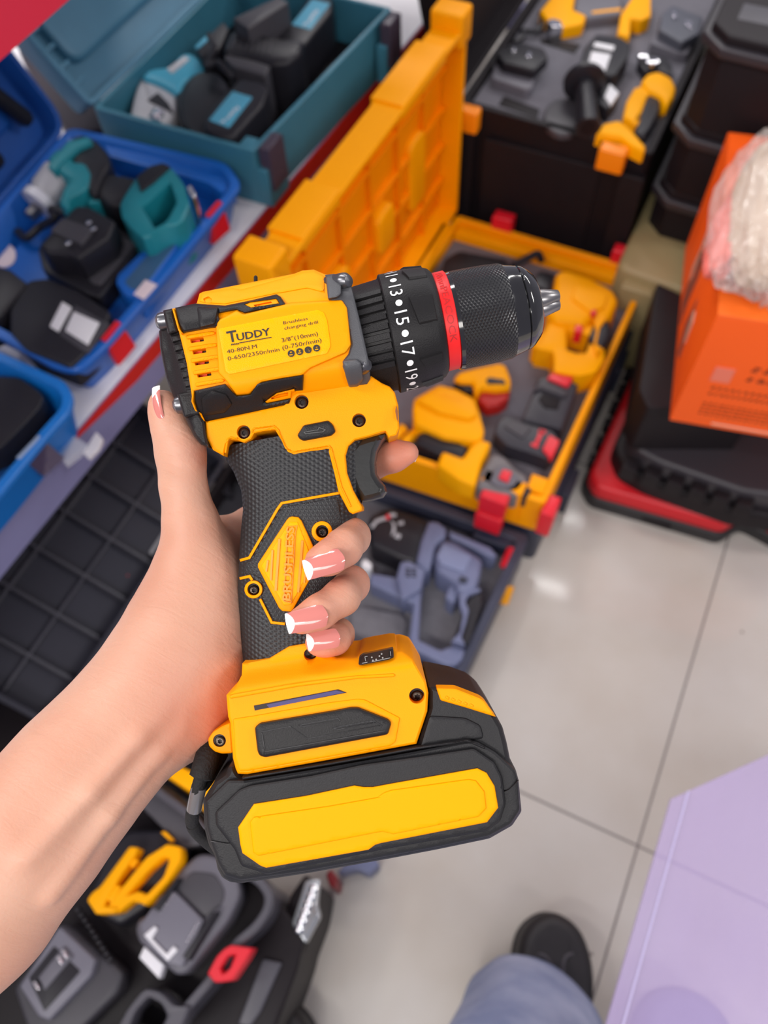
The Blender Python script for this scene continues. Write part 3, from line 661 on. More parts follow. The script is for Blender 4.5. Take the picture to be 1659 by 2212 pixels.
part('side_arm', t, AS((190, 930), (195, 850), (400, 885), (565, 960), (545, 1330), (700, 1405), (790, 1370), (880, 1400), (860, 1470), (810, 1515), (740, 1515), (490, 1395), (475, 1330), (505, 1075), (400, 1030)), .108, zb, SLT, r=.004, bev=.005)
part('grip', t, AS((870, 1080), (920, 1010), (1000, 980), (1010, 1060), (960, 1200), (900, 1370), (790, 1330), (850, 1180)), .116, zb, BLK2, r=.006, bev=.008)
part('grip_strip', t, AS((835, 1010), (880, 975), (985, 960), (990, 980), (900, 1010), (880, 1060), (905, 1120), (880, 1220), (850, 1310), (880, 1370), (780, 1340), (840, 1280), (865, 1150), (840, 1080)), .121, .100, SLT, r=.002, bev=.002)
part('trigger', t, AS((735, 1030), (770, 930), (850, 960), (810, 1050), (795, 1075)), .112, zb, SLT, r=.003, bev=.003)
part('depth_rod', t, AS((760, 545), (1060, 670), (1110, 730), (1060, 740), (930, 670), (770, 600)), .110, zb, SLT, r=.003, bev=.003)
part('mode_dial', t, AS((830, 900), (850, 875), (900, 890), (885, 930), (845, 925)), .1285, .125, NAVY, r=.002, bev=.001)
bm = bmesh.new()
for q in (((200, 520), (240, 470), (300, 450), (320, 470), (250, 490), (215, 535)), ((340, 470), (375, 500), (380, 560), (345, 590), (355, 560), (360, 510)), ((380, 570), (420, 580), (410, 610), (370, 600)), ((330, 430), (380, 425), (385, 450), (340, 450)), ((395, 490), (435, 480), (440, 505), (400, 510))): pp(AS(*q), .1187, .1177, .0002, bm=bm)
obj('dial_print', bm, LGR, t)
part('red_mark', t, AS((305, 455), (325, 430), (345, 450), (325, 475)), .1189, .1179, RED2, r=0, bev=.0002)
part('arm_tip', t, AS((130, 790), (160, 750), (210, 790), (200, 830), (150, 820)), .105, zb, mat('button_white', (.78, .77, .80), .35), r=.003)
t = simple('foam_block', 'light grey foam block below the rotary hammer in the slate case', 'foam', AS((60, 1130), (130, 1090), (430, 1150), (465, 1200), (440, 1370), (240, 1420), (60, 1360)), .072, .0625, FOAML, r=.006)
simple('slate_cover', 'smooth slate cover piece at the near end of the slate case', 'cover', AS((420, 1480), (520, 1495), (690, 1560), (715, 1600), (700, 1660), (600, 1800), (400, 1700)), .085, .0625, SLT, r=.008, bev=.006)

# ================================================================== BLACK CASE WITH ORANGE LATCHES
BZ = .40
bq = [(-.487, 1.290), (-.130, 1.278), (-.132, 1.90), (-.487, 1.90)]
t = thing('tool_case', 'deep open black tool case with two orange latches behind the yellow case', 'tool case', (-.3, 1.5, 0))
out = bq
obj('base', tray(out, 0, BZ, .012, .006, rim=.002, r=.012), BLK, t)
obj('foam_insert', prism(offset(out, .0135), .30, BZ - .012, .002, r=.004), FOAM, t)
obj('corner_column', box(-.170, -.128, 1.262, 1.284, .0, BZ - .04, .004), BLK, t)
obj('corner_column', box(-.487, -.450, 1.272, 1.292, .0, BZ - .04, .004), BLK, t)
obj('front_panel', box(-.43, -.21, 1.276, 1.290, .02, BZ - .05, .003), BLK, t)
for x, y in ((-.192, 1.276), (-.466, 1.284)):
    obj('latch', box(x - .024, x + .024, y - .026, y - .0, BZ - .034, BZ + .006, .008, .006), mat('latch_orange', (.95, .26, .0), .4), t)
lid((-.492, 1.285, BZ + .004), (-.492, 1.79, BZ + .004), (-.22, 0, .97), .36, .04, BLK, t, r=.02, rim=.003)
zb = BZ - .0115
def box_charger(label, top, base, z, m1, m2, pins):
    t = simple('battery_charger', label, 'charger', base, z - .018, zb, m2, 'chargers set in the grey foam', r=.004)
    part('dock', t, top, z, z - .018, m1, r=.004, bev=.004)
    for q in pins: part('contact', t, q, z + .003, z - .001, CHR, r=0, bev=.0005)
box_charger('black charger at the left of the black case foam', A2((440, 235), (490, 200), (545, 185), (655, 215), (675, 255), (610, 315), (470, 280)), A2((430, 290), (455, 250), (640, 260), (600, 395), (570, 400), (420, 350)), .425, BLK2, MGR, (A2((500, 215), (520, 205), (530, 225), (512, 232)), A2((570, 240), (590, 230), (600, 250), (580, 258))))
box_charger('grey charger at the far right of the black case foam', A2((1170, 130), (1180, 60), (1230, 20), (1370, 75), (1350, 150), (1275, 190)), A2((1165, 130), (1290, 180), (1340, 170), (1300, 240), (1250, 235), (1130, 190)), .425, mat('charger_blue_grey', (.075, .080, .105), .45), MGR, (A2((1225, 55), (1240, 45), (1255, 75), (1238, 82)), A2((1285, 90), (1320, 95), (1315, 125), (1290, 110))))
bt_ = battery('black battery with a white button in the middle of the black case', A2((815, 300), (835, 210), (890, 150), (1000, 165), (1045, 195), (1035, 250), (975, 340), (900, 330)), .428, zb, BLK2, A2((848, 300), (868, 228), (955, 242), (930, 315)), WBT, A2((875, 205), (885, 188), (972, 205), (965, 225)))
battery('small black battery with a white button beside the side handle', A2((880, 450), (900, 350), (935, 335), (990, 400), (990, 430), (945, 490)), .415, zb, BLK2, A2((925, 430), (950, 375), (992, 415), (955, 470)), WBT)
t = thing('auxiliary_handle', 'black round side handle with a wide flange lying in the black case', 'handle', tuple(at(1264, 180, BZ)))
a, b = at(*A2((835, 370))[0], .430), at(*A2((852, 575))[0], .420); Lh = (b - a).length
obj('grip', lathe([(0, .016), (.01, .019), (Lh * .5, .017), (Lh * .9, .021), (Lh, .021)], a, b - a, n=24), BLK2, t)
obj('flange', lathe([(-.008, .030), (-.004, .037), (.004, .037), (.007, .030)], a, b - a, n=28), BLK2, t)
obj('bore', lathe([(Lh, .014), (Lh + .0005, .014)], a, b - a, n=20), HOLE0 if 'HOLE0' in globals() else BLK, t)
t = thing('angle_grinder', 'yellow angle grinder with a grey grip at the right of the black case', 'angle grinder', tuple(at(1400, 240, zb)))
part('gear_head', t, A2((1090, 360), (1120, 325), (1170, 315), (1230, 345), (1250, 390), (1240, 430), (1205, 480), (1180, 430), (1120, 400)), .418, zb, YTL, r=.006, bev=.008)
part('yellow_body', t, A2((1010, 520), (1025, 450), (1060, 390), (1120, 375), (1165, 400), (1120, 430), (1095, 500), (1060, 550), (1095, 520), (1075, 560), (1050, 540)), .412, zb, YTL, r=.003, bev=.006)
part('grip', t, A2((1065, 560), (1095, 470), (1125, 415), (1180, 440), (1175, 500), (1140, 570), (1110, 610), (1060, 590)), .410, zb, BLK2, r=.005, bev=.008)
part('battery_shoe', t, A2((888, 595), (920, 550), (990, 535), (1040, 570), (1115, 655), (1105, 675), (1045, 645), (1000, 610), (930, 600)), .414, zb, YTL, r=.004, bev=.006)
part('disc_cover', t, A2((1075, 270), (1100, 230), (1190, 255), (1230, 290), (1230, 340), (1160, 310), (1110, 320)), .408, zb, BLK2, r=.004)
for q in ((1098, 262), (1135, 290), (1150, 285)): obj('spindle_nut', lathe([(0, .010), (.006, .010), (.008, .006)], at(*A2(q)[0], .410), (0, 0, 1), n=12), CHR, t)
t = thing('multi_tool', 'yellow and black tool cut by the top photo edge in the black case', 'power tool', tuple(at(1230, 20, zb)))
part('tool_head', t, A2((635, 45), (680, -10), (700, -60), (800, -60), (785, 40), (845, 65), (830, 105), (745, 122), (660, 80)), .412, zb, YTL, r=.004, bev=.006)
part('body', t, A2((800, -60), (1010, -40), (1005, 60), (850, 80), (785, 40)), .408, zb, MGR, r=.004, bev=.008)
part('battery_end', t, A2((985, 150), (1000, 60), (1060, -30), (1135, -20), (1135, 70), (1095, 90), (1045, 80), (1040, 165)), .416, zb, YTL, r=.003, bev=.004)
part('yellow_stripe', t, A2((870, 50), (1000, 35), (1000, 46), (870, 60)), .4085, .407, YTL, r=0, bev=.0003)
part('chuck_end', t, A2((665, 95), (690, 80), (730, 90), (740, 120), (690, 120)), .415, .39, CHR, r=.002)
tag(obj('power_cord', tube(smooth_path([at(*A2(q)[0], .40) for q in ((520, 190), (560, 165), (560, 140), (620, 140), (650, 100), (640, 60))]), .0055, 8), BLK2, loc=tuple(at(*A2((520, 190))[0], .4))), 'short black cord by the left charger in the black case', 'cord')
tag(obj('slot_shade_patch', pp(A2((640, 170), (820, 200), (790, 240), (640, 190)), BZ - .0108, BZ - .0118, .0002), BLK, loc=tuple(at(*A2((700, 200))[0], .389))), 'painted slot shade on the foam right of the left charger', 'slot shade')  # thin black sheet on uncut foam, painting the shade inside a slot
tag(obj('slot_shade_patch', pp(A2((450, 470), (475, 430), (635, 490), (625, 530)), BZ - .0108, BZ - .0118, .0002), BLK, loc=tuple(at(*A2((530, 480))[0], .389))), 'painted slot shade on the foam at the front left of the black case', 'slot shade')  # second black sheet for slot shade, the foam below is whole
t = simple('grinding_disc', 'dark grey round disc under the side handle in the black case', 'disc', [(860 / 1 + (745 + 90 * math.cos(a)) / 2.076, (520 + 82 * math.sin(a)) / 2.076) for a in [2 * PI * k / 24 for k in range(24)]], .400, zb, DGR, r=0)

# ================================================================== STACK OF BLACK CASES ON THE KHAKI CASE (right)
ka = thing('tool_case', 'closed khaki tool case under the stack of black cases', 'tool case', (.02, 1.35, 0))
kq = ppoly([(1356, 560), (1375, 470), (1420, 430)], .25)
obj('body', prism(rnd([(-.124, 1.17), (.10, 1.15), (.28, 1.16), (.28, 1.90), (-.124, 1.90)], .02, 3), 0, .245, .012), KHA, ka)
obj('latch_step', box(-.105, -.045, 1.145, 1.18, .14, .225, .006), KHA, ka)
obj('latch', box(-.04, .005, 1.142, 1.165, .13, .235, .004), mat('latch_olive', (.16, .13, .06), .5), ka)
ZS = (.247, .345, .47, .62)
NM = ('lowest', 'middle', 'top')
for k in range(3):
    z0, z1 = ZS[k] + (.001 if k else .001), ZS[k + 1]
    x0, y0 = -.116 + .004 * k, 1.262 - .004 * k
    q = [(x0 + .035, y0), (x0 + .34, y0 - .015), (x0 + .34, y0 + .62), (x0, y0 + .62), (x0, y0 + .035)]
    t = thing('tool_case', 'closed black tool case with angled corners, ' + NM[k] + ' of the stack behind the orange carton', 'tool case', (x0 + .17, y0 + .2, z0), 'stacked black tool cases')
    obj('body', prism(offset(q, .012), z0, z1 - .03, .002), BLK, t)
    obj('rim', prism(q, z1 - .030, z1 - .014, .003, both=True), mat('rim_black', (.032, .028, .034), .4), t)
    obj('lid', prism(offset(q, .010), z1 - .014, z1, .004), BLK, t)
    for s in (.07, .17): obj('label_strip', box(x0 + s - .03, x0 + s + .045, y0 + .055, y0 + .10, z1 - .0005, z1 + .0006, .0002), DGR, t)

# ================================================================== RED CASE, BLACK CASES AND THE ORANGE CARTON (right)
t = thing('tool_case', 'flat red tool case with a black base on the floor at the right', 'tool case', (.12, 1.0, 0))
rq = [(-.052, .872), (-.030, .838), (.225, .842), (.30, .86), (.32, 1.30), (-.035, 1.30)]
rq = ppoly([(1258, 1042), (1276, 1078), (1560, 1160), (1606, 1130)], .028) + [(.36, .86), (.36, 1.14), (-.035, 1.14)]
obj('base', prism(rnd(rq, .012, 3), 0, .030, .006), mat('base_black', (.020, .019, .021), .5), t)
obj('handle_recess', box(.04, .13, .828, .846, .006, .022, .002), BLK, t)
obj('lid', prism(rnd(offset(rq, .006), .012, 3), .030, .062, .010), mat('case_red', (.62, .010, .018), .42, noise=.08), t)
for k in range(6): obj('hinge_tooth', box(-.046, -.032, .88 + .045 * k, .898 + .045 * k, .03, .055, .002), BLK, t)
t = thing('tool_case', 'black tool case with a ribbed front, lying on the red case', 'tool case', (.15, 1.0, .063))
q1 = ppoly([(1326, 962), (1344, 1008), (1400, 1040), (1590, 1108), (1630, 1112)], .105) + [(.34, .87), (.34, 1.12), (-.005, 1.12)]
obj('base', prism(rnd(q1, .012, 3), .063, .108, .008), BLK, t)
obj('lid', prism(rnd(offset(q1, .014), .012, 3), .108, .150, .010), mat('rim_black', (.032, .028, .034), .4), t)
for k in range(6):
    p = at(1352 + 50 * k, 986 + 16 * k, .15)
    obj('front_rib', box(p.x, p.x + .026, p.y - .012, p.y + .012, .10, .134, .003), BLK, t)
t = simple('tool_case', 'dark case under the orange carton, its left flank in view', 'tool case', [(1405, 690), (1420, 610), (1480, 640), (1640, 700), (1640, 880), (1400, 880), (1380, 840)], .268, .151, BLK, r=.008)
simple('shaded_red_case', 'red case end with shade in its colour, between the yellow case and the orange carton', 'tool case', [(1392, 650), (1408, 630), (1450, 655), (1442, 690), (1412, 700)], .10, .0, mat('case_dark_red', (.22, .008, .012), .45), r=.004)  # dark red paints the shadow over a red lid edge
N_ = at(1550, 681, .50); Bk = at(1574, 284, .50); ly = (Bk - N_); Ly = ly.length; ly.normalize(); lx = Vector((ly.y, -ly.x, 0)); 
Mx = Matrix(((lx.x, ly.x, 0, N_.x), (lx.y, ly.y, 0, N_.y), (0, 0, 1, .270), (0, 0, 0, 1)))
t = thing('carton', 'bright orange cardboard carton with torn sides, on the black cases at the right', 'carton', tuple(N_[:2]) + (.270,))
hC = .50 - .270
bm = box(0, .34, 0, Ly, 0, hC, .003); bm.transform(Mx); obj('box', bm, ORG, t)
bm = box(.0, .34, .0, Ly * .5 - .001, hC, hC + .002, .0006); bm.transform(Mx); obj('top_flap', bm, mat('carton_orange_top', (.93, .16, .01), .55), t)
TORN = mat('torn_board', (.28, .07, .04), .8, noise=.5, nscale=60); TORL = mat('torn_board_light', (.62, .38, .28), .8, noise=.4, nscale=60)
def side_patch(name, pts, m, out=.0012):
    bm = bmesh.new(); vs = [bm.verts.new(Mx @ Vector((-out, y, z))) for y, z in pts]; vb = [bm.verts.new(Mx @ Vector((.001, y, z))) for y, z in pts]
    bm.faces.new(vs); k = len(pts)
    for i in range(k): bm.faces.new((vs[i], vs[(i + 1) % k], vb[(i + 1) % k], vb[i]))
    obj(name, bm, m, t)
side_patch('torn_patch', [(.19, .012), (.235, .02), (.25, .05), (.23, .08), (.245, .12), (.21, .15), (.195, .11), (.20, .06)], TORN)
side_patch('torn_patch', [(.24, .05), (.262, .07), (.255, .12), (.262, .16), (.235, .15), (.245, .10)], TORL)
side_patch('torn_patch', [(.10, .03), (.12, .02), (.15, .06), (.14, .12), (.13, .10), (.115, .07)], TORN, .0015)
side_patch('torn_patch', [(.105, .06), (.12, .08), (.125, .11), (.11, .10)], TORL, .0022)
INKO = mat('carton_print', (.30, .04, .004), .6)
bm = bmesh.new(); random.seed(3)
def front_bar(x, z, w, h):
    box(x, x + w, -.0012, .0005, z, z + h, bm=bm)
for r_, (z, n, w, h) in enumerate(((.135, 4, .014, .012), (.115, 4, .012, .010), (.088, 10, .007, .005), (.075, 12, .006, .005), (.052, 14, .006, .004), (.044, 14, .006, .004), (.036, 14, .006, .004), (.028, 14, .006, .004))):
    for k in range(n):
        x = (.075 if r_ < 2 else .035) + k * (w + .0022); front_bar(x, z, w * random.uniform(.4, .9), h * .35); front_bar(x + w * .2, z + h * .5, w * random.uniform(.4, .7), h * .35)
bm.transform(Mx); tag(obj('printed_lines', bm, INKO, t, smooth=0), kind='stuff')
bm = bmesh.new(); random.seed(5)
box(.06, .15, -.0014, .0005, .008, .011, bm=bm)
bm.transform(Mx); obj('white_line', bm, mat('print_white', (.85, .45, .30), .6), t, smooth=0)
side = bmesh.new(); box(.028, .055, -.0014, .0005, .105, .135, bm=side); side.transform(Mx); obj('pink_mark', side, mat('print_pink', (.85, .20, .12), .6), t, smooth=0)
# plastic bag with a pink cloth inside on top of the carton
def blob(c, r, seed, amp, sub=5, squash=None):
    bm = bmesh.new(); bmesh.ops.create_icosphere(bm, subdivisions=sub, radius=1)
    from mathutils import noise as NZ
    for v in bm.verts:
        d = v.co.copy(); n1 = NZ.noise(d * 1.6 + Vector((seed, 0, 0))); st = Vector((d.x * 7, d.y * 2.2, d.z * 3)); n2 = abs(NZ.noise(st + Vector((0, seed, 0)))); n3 = abs(NZ.noise(st * 2.3))
        k = 1 + amp * (n1 * 1.2 - n2 * 1.1 - n3 * .5)
        v.co = Vector((c[0] + d.x * r[0] * k, c[1] + d.y * r[1] * k, max(.5025, c[2] + d.z * r[2] * k)))
    return bm
bag = thing('plastic_bag', 'crumpled clear plastic bag with pink cloth inside, on the orange carton', 'bag', tuple(at(1640, 470, .5025)))
cc = at(1685, 435, .56)
obj('cloth', blob((cc.x + .01, cc.y + .02, .545), (.072, .172, .055), 4.0, .10), mat('cloth_cream', (.66, .50, .36), .7, noise=.3, nscale=14), bag, smooth=180)
obj('pink_cloth', blob((cc.x - .046, cc.y - .045, .530), (.026, .095, .03), 9.0, .2), mat('cloth_pink', (.90, .20, .16), .7, noise=.2), bag, smooth=180)
obj('film', blob((cc.x, cc.y, .55), (.080, .185, .068), 2.0, .14, 6), mat('bag_film', (.80, .74, .70), .15, alpha=.30, spec=.9, noise=.1), bag, smooth=180)

# ================================================================== BETWEEN THE SHELF AND THE YELLOW LID
for i, (lab, cat_, pts, zt, m) in enumerate((
        ('orange yellow tool body below the red shelf edge, left of the yellow lid', 'power tool', AG((0, 1630), (130, 1430), (240, 1315), (285, 1340), (300, 1390), (270, 1480), (185, 1640)), .36, mat('tool_orange', (.95, .33, .01), .4)),
        ('thin orange bar under the red shelf edge just above the drill', 'bar', [(500, 595), (520, 560), (552, 535), (556, 545), (530, 590), (515, 600)], .34, mat('tool_orange', (.95, .33, .01), .4)),
        ('navy blue tool frame behind the yellow lid, far part', 'power tool', AG((930, 470), (990, 400), (1110, 410), (1080, 540), (930, 570)), .30, NAVY),
        ('slate blue tool handle behind the yellow lid, near the red shelf edge', 'power tool', AG((760, 700), (850, 580), (900, 540), (1080, 560), (1050, 640), (900, 650), (860, 780), (790, 760)), .31, SLT),
        ('black tool bag pieces behind the yellow lid', 'power tool', AG((640, 880), (740, 790), (860, 820), (900, 860), (760, 1010), (660, 980)), .29, BLK2),
        ('long black grip with a grey highlight behind the yellow lid', 'grip', AG((420, 1170), (620, 930), (690, 930), (730, 1000), (560, 1250), (480, 1240)), .30, BLK2),
        ('slate blue box corner between shelf edge and yellow lid', 'box', AG((290, 1300), (340, 1240), (480, 1340), (380, 1420), (310, 1390)), .28, mat('case_slate2', (.035, .045, .085), .4)),
        ('grey blue foot below the red shelf edge, left of the drill', 'foot', [(455, 615), (470, 598), (500, 590), (518, 600), (500, 640), (455, 650)], .33, SLT),
        ('small yellow case corner behind the far end of the yellow lid', 'tool case', [(876, 140), (885, 100), (908, 75), (915, 130), (905, 150)], .30, YTL))):
    simple('stored_tool' if cat_ == 'power tool' else cat_.replace(' ', '_'), lab, cat_, pts, zt, .201, m, r=.004)
simple('dark_crate', 'dark low crate on the floor between the shelf and the yellow case', 'crate', [(380, 620), (900, 60), (1000, 60), (700, 640), (600, 760), (430, 700)], .20, 0, BLK, r=.01)
simple('tall_black_case', 'tall black case at the top beside the end of the white shelf', 'tool case', [(905, 0), (912, -60), (1000, -60), (995, 80), (908, 225)], .42, .201, BLK, r=.008)

# ================================================================== BLACK RIBBED LID CASE UNDER THE SHELF (left)
hz = .13
h0, h1 = at(150, 1500, hz), at(470, 1020, hz)
hd = (h1 - h0).normalized(); h0 = h0 - hd * .05; h1 = h1 + hd * .03
t = thing('tool_case', 'large open black case, its grid-ribbed lid leaning under the shelf', 'tool case', (h0.x + .1, h0.y + .1, 0))
RB = mat('ribbed_black', (.014, .014, .026), .38, noise=.15)
lo_, M_, L_ = lid(h0, h1, (-.80, 0, .42), .42, .05, RB, t, r=.02, nx=7, ny=5, rib=mat('rib_black', (.034, .033, .048), .34), ribh=.45)
en2 = Vector((hd.y, -hd.x, 0))
cq = [tuple((h0 + en2 * .004)[:2]), tuple((h1 + en2 * .004)[:2]), tuple((h1 + en2 * .17)[:2]), tuple((h0 + en2 * .25)[:2])]
obj('base', tray(cq, 0, hz - .004, .01, .006), BLK, t)
obj('foam_insert', prism(offset(cq, .0105), .007, .08, .002), mat('foam_black', (.028, .027, .034), .8, noise=.3), t)
t = simple('socket_bit', 'silver grey socket with red ends left of the wrist in the black case', 'socket', AD((635, 1100), (720, 970), (800, 960), (810, 1000), (720, 1150), (660, 1140)), .10, .0805, MGR, r=.003)
part('red_end', t, AD((785, 985), (800, 970), (825, 985), (812, 1020)), .104, .095, RED2, r=.001)
part('red_end', t, AD((680, 1130), (700, 1120), (715, 1130), (695, 1150)), .104, .095, RED2, r=.001)
simple('chrome_rod', 'light grey rod beside the palm in the black case', 'rod', AD((940, 860), (1050, 700), (1075, 700), (1060, 740), (965, 880)), .10, .0805, LGR, r=.002)
t = simple('black_driver', 'small black tool with a red dot seen between thumb and grip', 'power tool', [(446, 985), (470, 970), (490, 1020), (500, 1070), (470, 1060), (455, 1020)], .10, .0805, BLK2, r=.003)
part('red_dot', t, circle(464, 996, 7, 12), .102, .099, RED2, r=0, bev=.0005)
simple('dark_filler', 'added dark filler shape on the floor behind the forearm at the left photo edge', 'bag', [(-160, 1380), (0, 1440), (170, 1500), (260, 1520), (180, 1760), (-160, 1800)], .06, 0, BLK, r=.02, bev=.02)  # added dark mass covering bright floor, in place of loose cables

# ================================================================== LOWER-LEFT CASE WITH GREY TOOLS
GZ = .27
t = thing('tool_case', 'open dark grey case with a red latch at the lower left', 'tool case', (-.35, -.02, 0))
out = ppoly(AL((640, 60), (900, 250), (1130, 500), (1240, 570), (1285, 640), (1270, 720), (1215, 800), (1120, 880), (1000, 1050), (880, 1190), (700, 1400), (-300, 1500), (-300, 700)), GZ)
LC = mat('case_grey', (.075, .072, .088), .42, noise=.12)
obj('base', tray(out, 0, GZ, .008, .006, rim=.002, r=.008), LC, t)
obj('black_liner', prism(offset(out, .0090), .007, GZ - .045, .002), BLK, t)
obj('handle_loop', loop_bm(AL((540, 1290), (600, 1180), (680, 1080), (760, 1100), (830, 1170), (900, 1160), (860, 1260), (780, 1330)), AL((600, 1290), (640, 1190), (700, 1120), (760, 1150), (790, 1210), (740, 1310)), GZ + .006, GZ - .03), LC, t)
obj('latch', loop_bm(AL((978, 1010), (1020, 930), (1060, 890), (1090, 875), (1195, 890), (1160, 950), (1095, 1045), (1010, 1055)), AL((1040, 985), (1075, 930), (1110, 920), (1085, 985), (1050, 1015)), GZ + .010, GZ - .02), RED2, t)
obj('outer_wall', pp(AL((1290, 640), (1440, 830), (1400, 1000), (1290, 1300), (900, 1400), (760, 1350), (1000, 1080), (1230, 800)), GZ - .07, 0, .004, .006), BLK, t)
obj('side_rail', pp(AL((1240, 940), (1330, 960), (1230, 1190), (1180, 1260), (1120, 1250)), GZ - .064, GZ - .075, .002, .003), LC, t)
zb = GZ - .0445
t = thing('staple_gun', 'black tool with a yellow loop handle beside the forearm in the grey case', 'power tool', tuple(at(280, 1880, zb)))
part('body', t, AL((420, 620), (500, 420), (600, 330), (800, 330), (900, 380), (860, 480), (700, 700), (560, 790), (460, 740)), .262, zb, BLK2, r=.006, bev=.008)
obj('handle_loop', loop_bm(AL((495, 705), (560, 620), (690, 460), (790, 398), (850, 412), (860, 470), (800, 570), (690, 692), (630, 665), (560, 722)), AL((600, 640), (700, 525), (770, 460), (800, 470), (770, 555), (690, 640), (650, 620)), .285, .26), YTL, t)
part('yellow_rail', t, AL((408, 665), (430, 630), (470, 600), (610, 410), (650, 415), (640, 445), (560, 560), (490, 690), (560, 700), (540, 725), (450, 730)), .288, .26, YTL, r=.002, bev=.003)
part('yellow_stop', t, AL((600, 470), (625, 455), (650, 480), (620, 515)), .282, .26, YTL, r=.002)
part('yellow_stop', t, AL((500, 660), (545, 590), (570, 600), (530, 680)), .286, .26, YTL, r=.002)
part('yellow_tip', t, AL((758, 345), (775, 338), (820, 380), (805, 390)), .27, .25, YTL, r=.001)
t = simple('battery_pack', 'large grey battery with a white U-shaped latch in the grey case', 'battery', AL((635, 800), (650, 750), (700, 735), (850, 520), (930, 445), (1010, 450), (1120, 560), (1135, 640), (1080, 760), (880, 1010), (830, 1020), (650, 860)), .272, zb, MGR, r=.008, bev=.006)
part('slide_plate', t, AL((660, 780), (760, 640), (820, 620), (960, 760), (900, 900), (860, 980), (780, 960), (690, 880)), .282, .271, mat('plate_grey', (.16, .155, .19), .45), r=.003, bev=.002)
part('hollow', t, AL((850, 590), (900, 530), (1010, 540), (1060, 620), (1050, 680), (960, 750), (840, 640)), .2745, .271, DGR, r=.006, bev=.001)
part('slide_rail', t, AL((720, 700), (830, 560), (850, 560), (750, 720)), .287, .27, BLK2, r=.001)
part('slide_rail', t, AL((860, 930), (1000, 720), (1030, 720), (890, 950)), .287, .27, BLK2, r=.001)
part('white_latch', t, AL((677, 830), (728, 785), (742, 800), (715, 845), (785, 918), (818, 880), (838, 900), (790, 952)), .286, .281, WBT, r=.001)
part('white_tab', t, AL((655, 935), (680, 882), (772, 970), (750, 1036)), .280, .262, WBT, r=.001)
bm = bmesh.new()
for k in range(5): pp(circle(*AL((755 + 16 * k, 715 - 19 * k))[0], 2.4, 8), .2845, .282, .0003, bm=bm); pp(circle(*AL((885 + 12 * k, 860 - 22 * k))[0], 2.4, 8), .2845, .282, .0003, bm=bm)
obj('contacts', bm, CHR, t)
t = simple('battery_charger', 'grey charger with metal contacts at the bottom left corner', 'charger', AL((60, 1080), (290, 770), (350, 800), (520, 950), (580, 1010), (560, 1100), (360, 1300), (150, 1350)), .262, zb, DGR, r=.006, bev=.006)
part('dock', t, AL((90, 1070), (280, 785), (450, 945), (430, 1020), (230, 1235), (180, 1215)), .276, .26, mat('plate_grey', (.16, .155, .19), .45), r=.003, bev=.003)
part('dock_recess', t, AL((135, 1030), (255, 880), (380, 1000), (210, 1190)), .2766, .2755, BLK2, r=.002, bev=.0003)
part('dock_slide', t, AL((180, 1030), (300, 880), (345, 930), (210, 1090)), .2790, .276, MGR, r=.001)
for q in (((262, 935), (280, 925), (305, 955), (288, 968)), ((285, 905), (300, 895), (325, 930), (310, 940)), ((152, 1055), (165, 1045), (190, 1080), (180, 1090))): part('contact', t, AL(*q), .282, .278, CHR, r=0, bev=.0005)
bm = bmesh.new()
for k in range(10): pp(AL((350 + 17 * k, 705 + 26 * k), (365 + 17 * k, 695 + 26 * k), (378 + 17 * k, 708 + 26 * k), (362 + 17 * k, 720 + 26 * k)), .268, .26, .0005, bm=bm)
obj('cooling_teeth', bm, BLK2, t)
simple('yellow_case_edge', 'yellow case edge showing between forearm and battery', 'tool case', AL((740, 50), (780, 0), (1040, 120), (1040, 230), (960, 250), (930, 170), (860, 130)), .285, 0.0, YTL, r=.004)
simple('grey_lid_piece', 'grey moulded cover beside the strap, above the grey battery', 'cover', AL((640, 200), (700, 90), (800, 140), (930, 260), (960, 400), (860, 420), (700, 260)), .262, zb, DGR, r=.006)
t = simple('chrome_blister', 'shiny silver blister pack hanging over the aisle left of the floor', 'blister pack', AL((1370, 790), (1440, 570), (1510, 560), (1495, 680), (1510, 740), (1440, 870)), .20, 0.201 - .02, mat('blister_silver', (.42, .44, .46), .15, metal=.6), r=.003)
for k in range(6): obj('bead', lathe([(0, .006), (.003, .005), (.005, .002)], at(*AL((1410 + 14 * k, 800 - 38 * k))[0], .20), (0, 0, 1), n=12), CHR, t)
simple('blister_stand', 'dark stand under the silver blister pack', 'stand', AL((1300, 900), (1370, 640), (1440, 540), (1520, 600), (1490, 760), (1400, 1000)), .179, 0, BLK, r=.006)
simple('red_clip', 'dark red clip right of the silver blister pack', 'clip', AL((1535, 545), (1560, 515), (1590, 560), (1580, 610), (1555, 600)), .10, 0, mat('case_dark_red', (.22, .008, .012), .45), r=.003)
simple('slate_case', 'slate grey case corner just under the drill battery', 'tool case', AL((1590, 540), (1630, 480), (1760, 440), (1790, 500), (1740, 545), (1680, 520)), .06, 0, SLT, r=.003)

# ================================================================== LAVENDER TABLE TOP (lower right)
def film_mat():
    m = bpy.data.materials.new('lavender_acrylic'); m.use_nodes = True; nt = m.node_tree; b = nt.nodes['Principled BSDF']
    b.inputs['Base Color'].default_value = (.42, .34, .56, 1); b.inputs['Roughness'].default_value = .45; b.inputs['Specular IOR Level'].default_value = .15; b.inputs['Alpha'].default_value = .5
    n = nt.nodes.new('ShaderNodeTexNoise'); n.inputs['Scale'].default_value = 9; mr = nt.nodes.new('ShaderNodeMapRange'); mr.inputs[3].default_value = .38; mr.inputs[4].default_value = .55
    nt.links.new(n.outputs['Fac'], mr.inputs[0]); nt.links.new(mr.outputs[0], b.inputs['Alpha'])
    return m
TT = .45
c0 = at(1450, 1725, TT); c1 = at(1690, 1616, TT); c2 = at(1296, 2260, TT)
d1 = (c1 - c0).normalized(); d2 = (c2 - c0).normalized()
